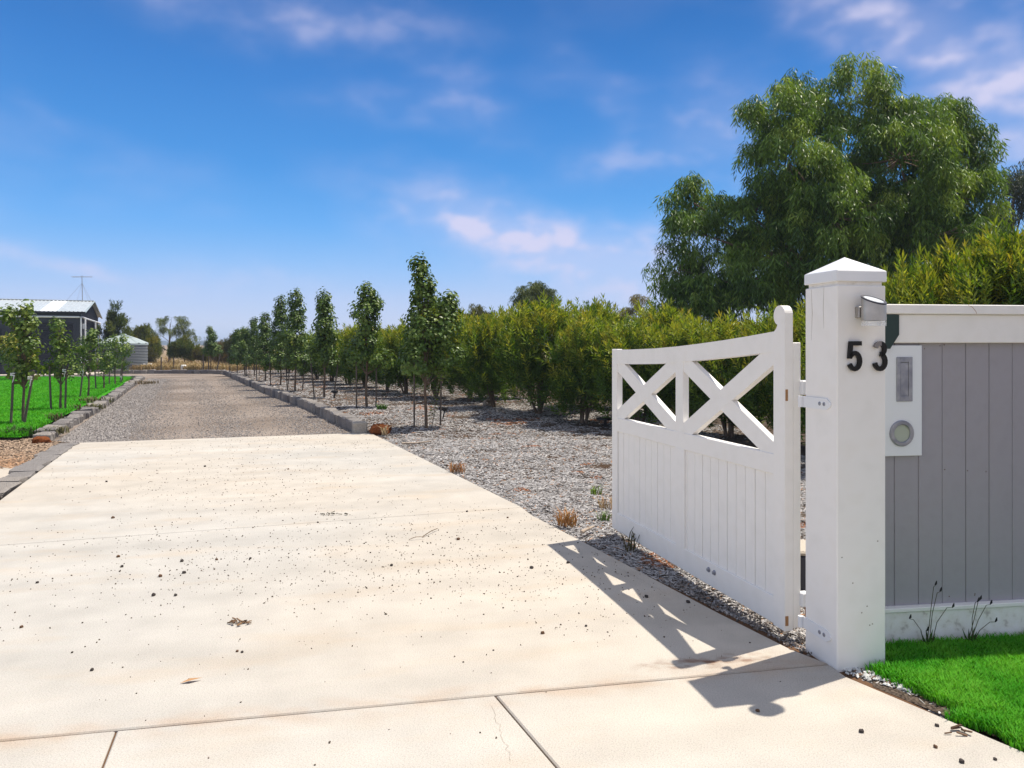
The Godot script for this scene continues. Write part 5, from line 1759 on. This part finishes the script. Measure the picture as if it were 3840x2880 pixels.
	rod(b, Vector3(0, -0.05, 0), Vector3(-0.03, 1.45, 0), 0.024, 0.018)
	part("mast", b, M.aerial, aerial)
	b = MB.new()
	rod(b, Vector3(-0.55, 1.36, 0.1), Vector3(0.52, 1.38, -0.1), 0.018)
	var boom := part("boom", b, M.aerial, aerial)
	for k in 9:
		b = MB.new()
		var c := Vector3(-0.5 + 0.12 * k, 1.365 + 0.002 * k, 0.1 - 0.022 * k)
		var hl := 0.32 - 0.022 * k
		rod(b, c - Vector3(0.18, 0, 0.98) * hl, c + Vector3(0.18, 0, 0.98) * hl, 0.008, -1.0, 5)
		part("element", b, M.aerial, boom)
	for e in [Vector3(-0.76, -0.05, 0.33), Vector3(-0.1, -0.06, 0.4), Vector3(0.42, -0.05, -0.2), Vector3(0.0, -0.1, -0.7)]:
		b = MB.new()
		rod(b, Vector3(-0.02, 1.02, 0), e, 0.006, -1.0, 5)
		part("guy_wire", b, M.aerial, aerial)


func build_tank() -> void:
	var tank := thing("water_tank", "round corrugated grey rainwater tank with a ribbed cone roof beside the shed", "water tank", P(-22.55, 44.6, 0.08))
	var R := 1.27
	var H := 1.56
	var prof := PackedVector2Array()
	var n := 17
	for k in n * 6 + 1:
		prof.append(Vector2(R + 0.034 * sin(TAU * k / 6.0), 0.06 + (H - 0.06) * k / (n * 6.0)))
	var b := MB.new()
	b.lathe(prof, 48, Transform3D())
	part("wall", b, M.tank, tank)
	b = MB.new()
	var ribs := 14
	for k in ribs * 4:
		var a0 := TAU * k / (ribs * 4.0)
		var a1 := TAU * (k + 1) / (ribs * 4.0)
		var h0 := 0.05 if k % 4 == 0 else 0.0
		var h1 := 0.05 if (k + 1) % 4 == 0 else 0.0
		for seg in [[0.1, R * 0.55], [R * 0.55, R + 0.05]]:
			var y := func(r: float) -> float: return H + 0.5 - 0.5 * pow(r / (R + 0.05), 1.25)
			b.quad(Vector3(cos(a0) * seg[0], y.call(seg[0]) + h0, sin(a0) * seg[0]), Vector3(cos(a1) * seg[0], y.call(seg[0]) + h1, sin(a1) * seg[0]), Vector3(cos(a1) * seg[1], y.call(seg[1]) + h1, sin(a1) * seg[1]), Vector3(cos(a0) * seg[1], y.call(seg[1]) + h0, sin(a0) * seg[1]), Vector3.UP)
	b.lathe(PackedVector2Array([Vector2(R + 0.05, H - 0.09), Vector2(R + 0.05, H + 0.01)]), 56, Transform3D())
	part("roof", b, M.tank_roof, tank)
	b = MB.new()
	b.lathe(PackedVector2Array([Vector2(0.2, H + 0.44), Vector2(0.16, H + 0.56), Vector2(0.0, H + 0.58)]), 16, Transform3D())
	part("hatch", b, M.tank_roof, tank)
	b = MB.new()
	b.lathe(PackedVector2Array([Vector2(R + 0.16, -0.15), Vector2(R + 0.16, 0.05), Vector2(0.0, 0.06)]), 40, Transform3D())
	part("base_slab", b, M.pale_concrete, tank)
	b = MB.new()
	rod(b, Vector3(R, 0.36, 0.2), Vector3(R + 0.1, 0.36, 0.22), 0.04)
	part("outlet", b, M.white_metal, tank)


func build_far() -> void:
	# the wooded rise on the horizon
	var nz := noise(81, 0.012, 5)
	var b := MB.new()
	var x := -1500.0
	var last := []
	while x < 1500.0:
		var d := 1250.0 + 60.0 * nz.get_noise_2d(x * 0.3, 5.0)
		var h := 6.0 + 7.0 * nz.get_noise_2d(x, 0.0) + 4.5 * nz.get_noise_2d(x * 4.0, 9.0)
		h = maxf(h, 0.8)
		var now := [P(x, d - 12.0, 0.0), P(x, d - 8.0, h * 0.8), P(x, d, h), P(x, d + 30.0, h * 0.9), P(x, d + 60.0, 0.0)]
		if last.size():
			for i in 4:
				b.quad(last[i], last[i + 1], now[i + 1], now[i], Vector3(0, 1, 1.2 - 0.7 * i))
		last = now
		x += 5.0
	var wood := part("far_woods", b, M.far_wood, self)
	tag(wood, "hazy blue belt of trees along the far horizon", "woods", "", "stuff")
	for q in [[-240.0, 600.0, "left"], [-243.0, 650.0, "right"]]:
		var pole := thing("power_pole", "faint wooden power pole far out on the field, %s of the two" % q[2], "power pole", P(q[0], q[1], 0.13), "power poles on the far field")
		b = MB.new()
		rod(b, Vector3(0, -0.2, 0), Vector3(0, 7.3, 0), 0.16, 0.11)
		part("pole", b, M.bark, pole)
		part("cross_arm", one_box(Vector3(0, 6.7, 0), Vector3(2.0, 0.14, 0.12)), M.bark, pole)
	# scattered dark bushes far out on the field
	rng.seed = 412
	for i in 7:
		var d := rng.randf_range(150, 320)
		var xx := -0.37 * d + rng.randf_range(-0.06, 0.06) * d
		gum_tree("field_bush", "tiny dark bush far out on the dry field", "shrub", P(xx, d, 0.13), [[0, 0.5, 0, 0.6], [0.5, 0.35, 0, 0.5]], greens([[0.12, 0.1, 0.06], [0.2, 0.16, 0.1]]), leafy.hedge, M.leaf_hedge, M.bark, 2.0, 3.0, 0.05, 650 + i, 0.4, "small bushes far out on the field")


func rock(seed_: int, size: Vector3) -> MB:
	var r := noise(seed_, 0.9, 3)
	var b := MB.new()
	var s := SphereMesh.new()
	s.radial_segments = 16
	s.rings = 9
	s.radius = 0.5
	s.height = 1.0
	var arr := s.get_mesh_arrays()
	var vs: PackedVector3Array = arr[Mesh.ARRAY_VERTEX]
	var ix: PackedInt32Array = arr[Mesh.ARRAY_INDEX]
	var out := PackedVector3Array()
	for q in vs:
		var c := Vector3(signf(q.x) * pow(absf(q.x) * 2.0, 0.6), signf(q.y) * pow(absf(q.y) * 2.0, 0.6), signf(q.z) * pow(absf(q.z) * 2.0, 0.6)) * 0.5
		c = c.lerp(q, 0.35) * (1.0 + 0.35 * r.get_noise_3d(q.x * 2.0, q.y * 2.0, q.z * 2.0))
		c.y -= 0.18 * maxf(0.0, c.x + c.z * 0.3) * (1.0 if c.y > 0.0 else 0.0)
		out.append(Vector3(c.x * size.x, c.y * size.y, c.z * size.z))
	for i in range(0, ix.size(), 3):
		b.face(out[ix[i]], out[ix[i + 1]], out[ix[i + 2]], out[ix[i]] + out[ix[i + 1]] + out[ix[i + 2]])
	return b


func build_small() -> void:
	var o := obj("rock", rock(31, Vector3(0.38, 0.22, 0.28)).mesh(), M.red_stone, self, Transform3D(flat_turn(2.9), P(-2.36, 13.78, 0.07)))
	tag(o, "rust brown rock at the end of the right stone wall by the concrete corner", "rock")
	o = obj("rock", rock(34, Vector3(0.26, 0.14, 0.2)).mesh(), M.red_stone, self, Transform3D(flat_turn(0.4), P(-7.62, 12.45, 0.04)))
	tag(o, "dark brown rock at the near end of the left stone row", "rock")
	# garden lights and taps in the mulch
	for q in [["black spike light with a tilted head right of the tallest pear tree", -1.39, 15.6, 0.3, 0.7], ["black spike light beside the third pear tree's right stake", -4.75, 20.6, 0.24, -0.4]]:
		var l := thing("spike_light", q[0], "garden light", P(q[1], q[2], bed_h(q[2])), "black spike lights in the mulch")
		var b := MB.new()
		rod(b, Vector3(-0.03, -0.05, 0), Vector3(0.03, q[3] * 0.7, 0), 0.013)
		part("spike", b, M.fitting, l)
		b = MB.new()
		rod(b, Vector3(-0.08, q[3] * 0.8, 0.02), Vector3(0.08, q[3] * 0.72, 0.05), 0.036, 0.045, 10)
		part("head", b, M.fitting, l)
	var p := thing("path_light", "dark mushroom-shaped path light just left of the gate's far stile", "garden light", P(1.77, 14.6, bed_h(14.6)))
	var b := MB.new()
	rod(b, Vector3(0, -0.05, 0), Vector3(0, 0.15, 0), 0.03)
	part("stem", b, M.fitting, p)
	b = MB.new()
	b.lathe(PackedVector2Array([Vector2(0.0, 0.13), Vector2(0.17, 0.14), Vector2(0.16, 0.17), Vector2(0.05, 0.19), Vector2(0.0, 0.19)]), 18, Transform3D())
	part("shade", b, M.fitting, p)
	# stones lying on the concrete
	var spots := [Vector2(-2.96, 5.78), Vector2(-2.80, 5.52), Vector2(-2.43, 5.66), Vector2(-2.19, 5.70), Vector2(-1.95, 5.73), Vector2(-2.29, 5.37), Vector2(-2.42, 5.29), Vector2(-2.28, 4.89), Vector2(-2.14, 4.89), Vector2(-2.77, 4.34), Vector2(-3.18, 5.15), Vector2(-4.01, 10.04), Vector2(-3.67, 7.07), Vector2(-1.74, 6.89), Vector2(-2.06, 3.77), Vector2(-1.43, 4.00), Vector2(-1.40, 3.99), Vector2(-4.71, 8.93), Vector2(-2.86, 9.83), Vector2(0.85, 4.86), Vector2(0.41, 5.62), Vector2(0.17, 4.25), Vector2(0.42, 4.36), Vector2(1.09, 4.76), Vector2(1.07, 3.35), Vector2(1.44, 3.17), Vector2(1.78, 3.22), Vector2(1.68, 3.05), Vector2(1.86, 2.96), Vector2(1.72, 2.94), Vector2(-0.44, 6.29), Vector2(-0.87, 5.55), Vector2(0.14, 5.49), Vector2(-0.04, 7.08), Vector2(-0.43, 7.34)]
	var shapes := []
	for k in 4:
		shapes.append(rock(40 + k, Vector3(1, 0.7, 0.85)).mesh())
	rng.seed = 55
	var order := []
	for i in spots.size():
		order.append(i)
	order.sort_custom(func(a, b_): return spots[a].y < spots[b_].y)
	var seen := {}
	var words := ["nearest", "second nearest", "third nearest", "fourth nearest", "fifth nearest", "sixth nearest", "seventh nearest", "eighth nearest", "ninth nearest", "tenth nearest", "eleventh nearest", "twelfth nearest", "thirteenth nearest"]
	for i in order:
		var q: Vector2 = spots[i]
		var area := "in the corner by the right lawn" if q.x > 1.0 and q.y < 3.5 else "around the gate's shadow" if q.x > -0.1 else "on the left side of the driveway" if q.x < -2.42 else "on the middle of the driveway"
		var nth: int = seen.get(area, 0)
		seen[area] = nth + 1
		var s := rng.randf_range(0.014, 0.022) if q.y < 4.5 else rng.randf_range(0.018, 0.03)
		o = obj("loose_stone", shapes[i % 4], M.brown_stone if i % 3 == 0 else M.dark_stone, self, Transform3D(flat_turn(rng.randf() * TAU).scaled(Vector3.ONE * s), P(q.x, q.y, s * 0.28)))
		tag(o, "%s of the small %s loose stones %s" % [words[mini(nth, 12)], "dark", area], "stone", "loose stones on the driveway")
	# bark, twigs, leaves
	var litter := [["bark_scrap", "clump of dark brown bark scraps on the middle of the driveway", -1.56, 4.4, 0.075, 16, Color(0.16, 0.1, 0.06)], ["twig_clump", "small dark twig clump on the driveway near the joint", -1.72, 7.2, 0.12, 12, Color(0.08, 0.07, 0.05)], ["twig_clump", "dry twig clump on the concrete edge beside the right lawn", 1.84, 3.16, 0.05, 6, Color(0.14, 0.09, 0.06)]]
	for q in litter:
		b = MB.new()
		for k in q[5]:
			b.col = q[6] * rng.randf_range(0.5, 1.6)
			var c := Vector3(rng.randfn() * q[4] * 0.45, 0.006 + rng.randf() * 0.012, rng.randfn() * q[4] * 0.25)
			var a := rng.randf() * TAU
			var l := rng.randf_range(0.015, 0.05)
			bx(b, c, Vector3(l, 0.006, rng.randf_range(0.004, 0.016)), 0.0015, Basis.from_euler(Vector3(rng.randf_range(-0.4, 0.4), a, rng.randf_range(-0.3, 0.3))))
		o = part(q[0], b, M.chip, self)
		o.position = P(q[2], q[3])
		tag(o, q[1], "litter")
	b = MB.new()
	b.col = Color(0.42, 0.25, 0.13)
	b.leaf(Vector3(-0.045, 0.001, 0.02), Vector3(0.9, 0.05, -0.42).normalized(), Vector3.UP, 0.1, 0.03, 0.25, -0.04)
	o = part("dry_leaf", b, M.chip, self)
	o.position = P(-1.52, 3.64, 0.003)
	tag(o, "single curled tan leaf on the near part of the driveway", "leaf")
	for q in [[-0.84, 6.27, -0.72, 6.31, "pale straight twig on the driveway left of the gate shadow"], [-0.74, 6.36, -0.64, 6.6, "dark bent twig on the driveway left of the gate shadow"], [-1.75, 12.2, -1.3, 12.4, "long pale stick on the mulch behind the concrete corner"], [0.58, 6.42, 0.7, 6.58, "curled strip of pale bark on the mulch near the gate's far end"]]:
		b = MB.new()
		rng.seed = int(q[1] * 100)
		var h := 0.008 if q[1] < 7 and q[0] < 0.3 else 0.03
		limb(b, P(q[0], q[1], h), P(q[2], q[3], h + 0.01), 0.004 if h < 0.02 else 0.018, 0.003 if h < 0.02 else 0.01, 0.01, 5)
		o = part("stick", b, M.pale_bark if "pale" in q[4] else M.bark, self)
		tag(o, q[4], "stick")
	# half a concrete drain ring lying under the hedge, and white pieces beyond the wall
	for q in [[1.05, 16.15, "short pale hollow log end lying under the hedge left of the gate"], [-0.62, 18.2, "short pale hollow log end lying at the foot of the rounded hedge shrub"]]:
		b = MB.new()
		b.lathe(PackedVector2Array([Vector2(0.05, 0.16), Vector2(0.05, 0.0), Vector2(0.085, 0.0), Vector2(0.085, 0.16), Vector2(0.05, 0.16)]), 14, Transform3D(Basis.from_euler(Vector3(1.3, 0.5, 0)), P(q[0], q[1], 0.2)))
		o = part("hollow_log", b, M.pale_bark, self)
		tag(o, q[2], "log")
	for q in [[-18.75, 43.9, 0.16, 0.3, "white drum standing behind the far stone wall beside the lone stakes"], [-19.0, 49.5, 0.4, 0.12, "white sack lying in the dry grass right of the slender eucalyptus"], [-24.1, 51.0, 0.3, 0.2, "white block lying in the dry grass under the slender eucalyptus"]]:
		b = MB.new()
		b.lathe(PackedVector2Array([Vector2(q[2] * 0.95, -0.05), Vector2(q[2], q[3] * 0.2), Vector2(q[2], q[3] * 0.75), Vector2(q[2] * 0.7, q[3]), Vector2(0, q[3])]), 14, Transform3D())
		o = part("white_drum" if "drum" in q[4] else "white_sack" if "sack" in q[4] else "white_block", b, M.tie, self)
		o.position = P(q[0], q[1], 0.13)
		tag(o, q[4], "drum" if "drum" in q[4] else "sack" if "sack" in q[4] else "block")


func _ready() -> void:
	set_light()
	make_materials()
	M.dry_stem = mat(S(0.09, 0.085, 0.04), 0.8, 0.2)
	M.dark_stone = mat(S(0.06, 0.05, 0.045), 0.85, 0.3)
	M.brown_stone = mat(S(0.13, 0.075, 0.045), 0.85, 0.3)
	build_ground()
	build_edging()
	build_shed()
	build_tank()
	build_gate()
	build_post()
	build_fence()
	build_pears()
	build_hedge()
	build_big_trees()
	build_far()
	build_low_plants()
	build_small()
	build_loose_ground()
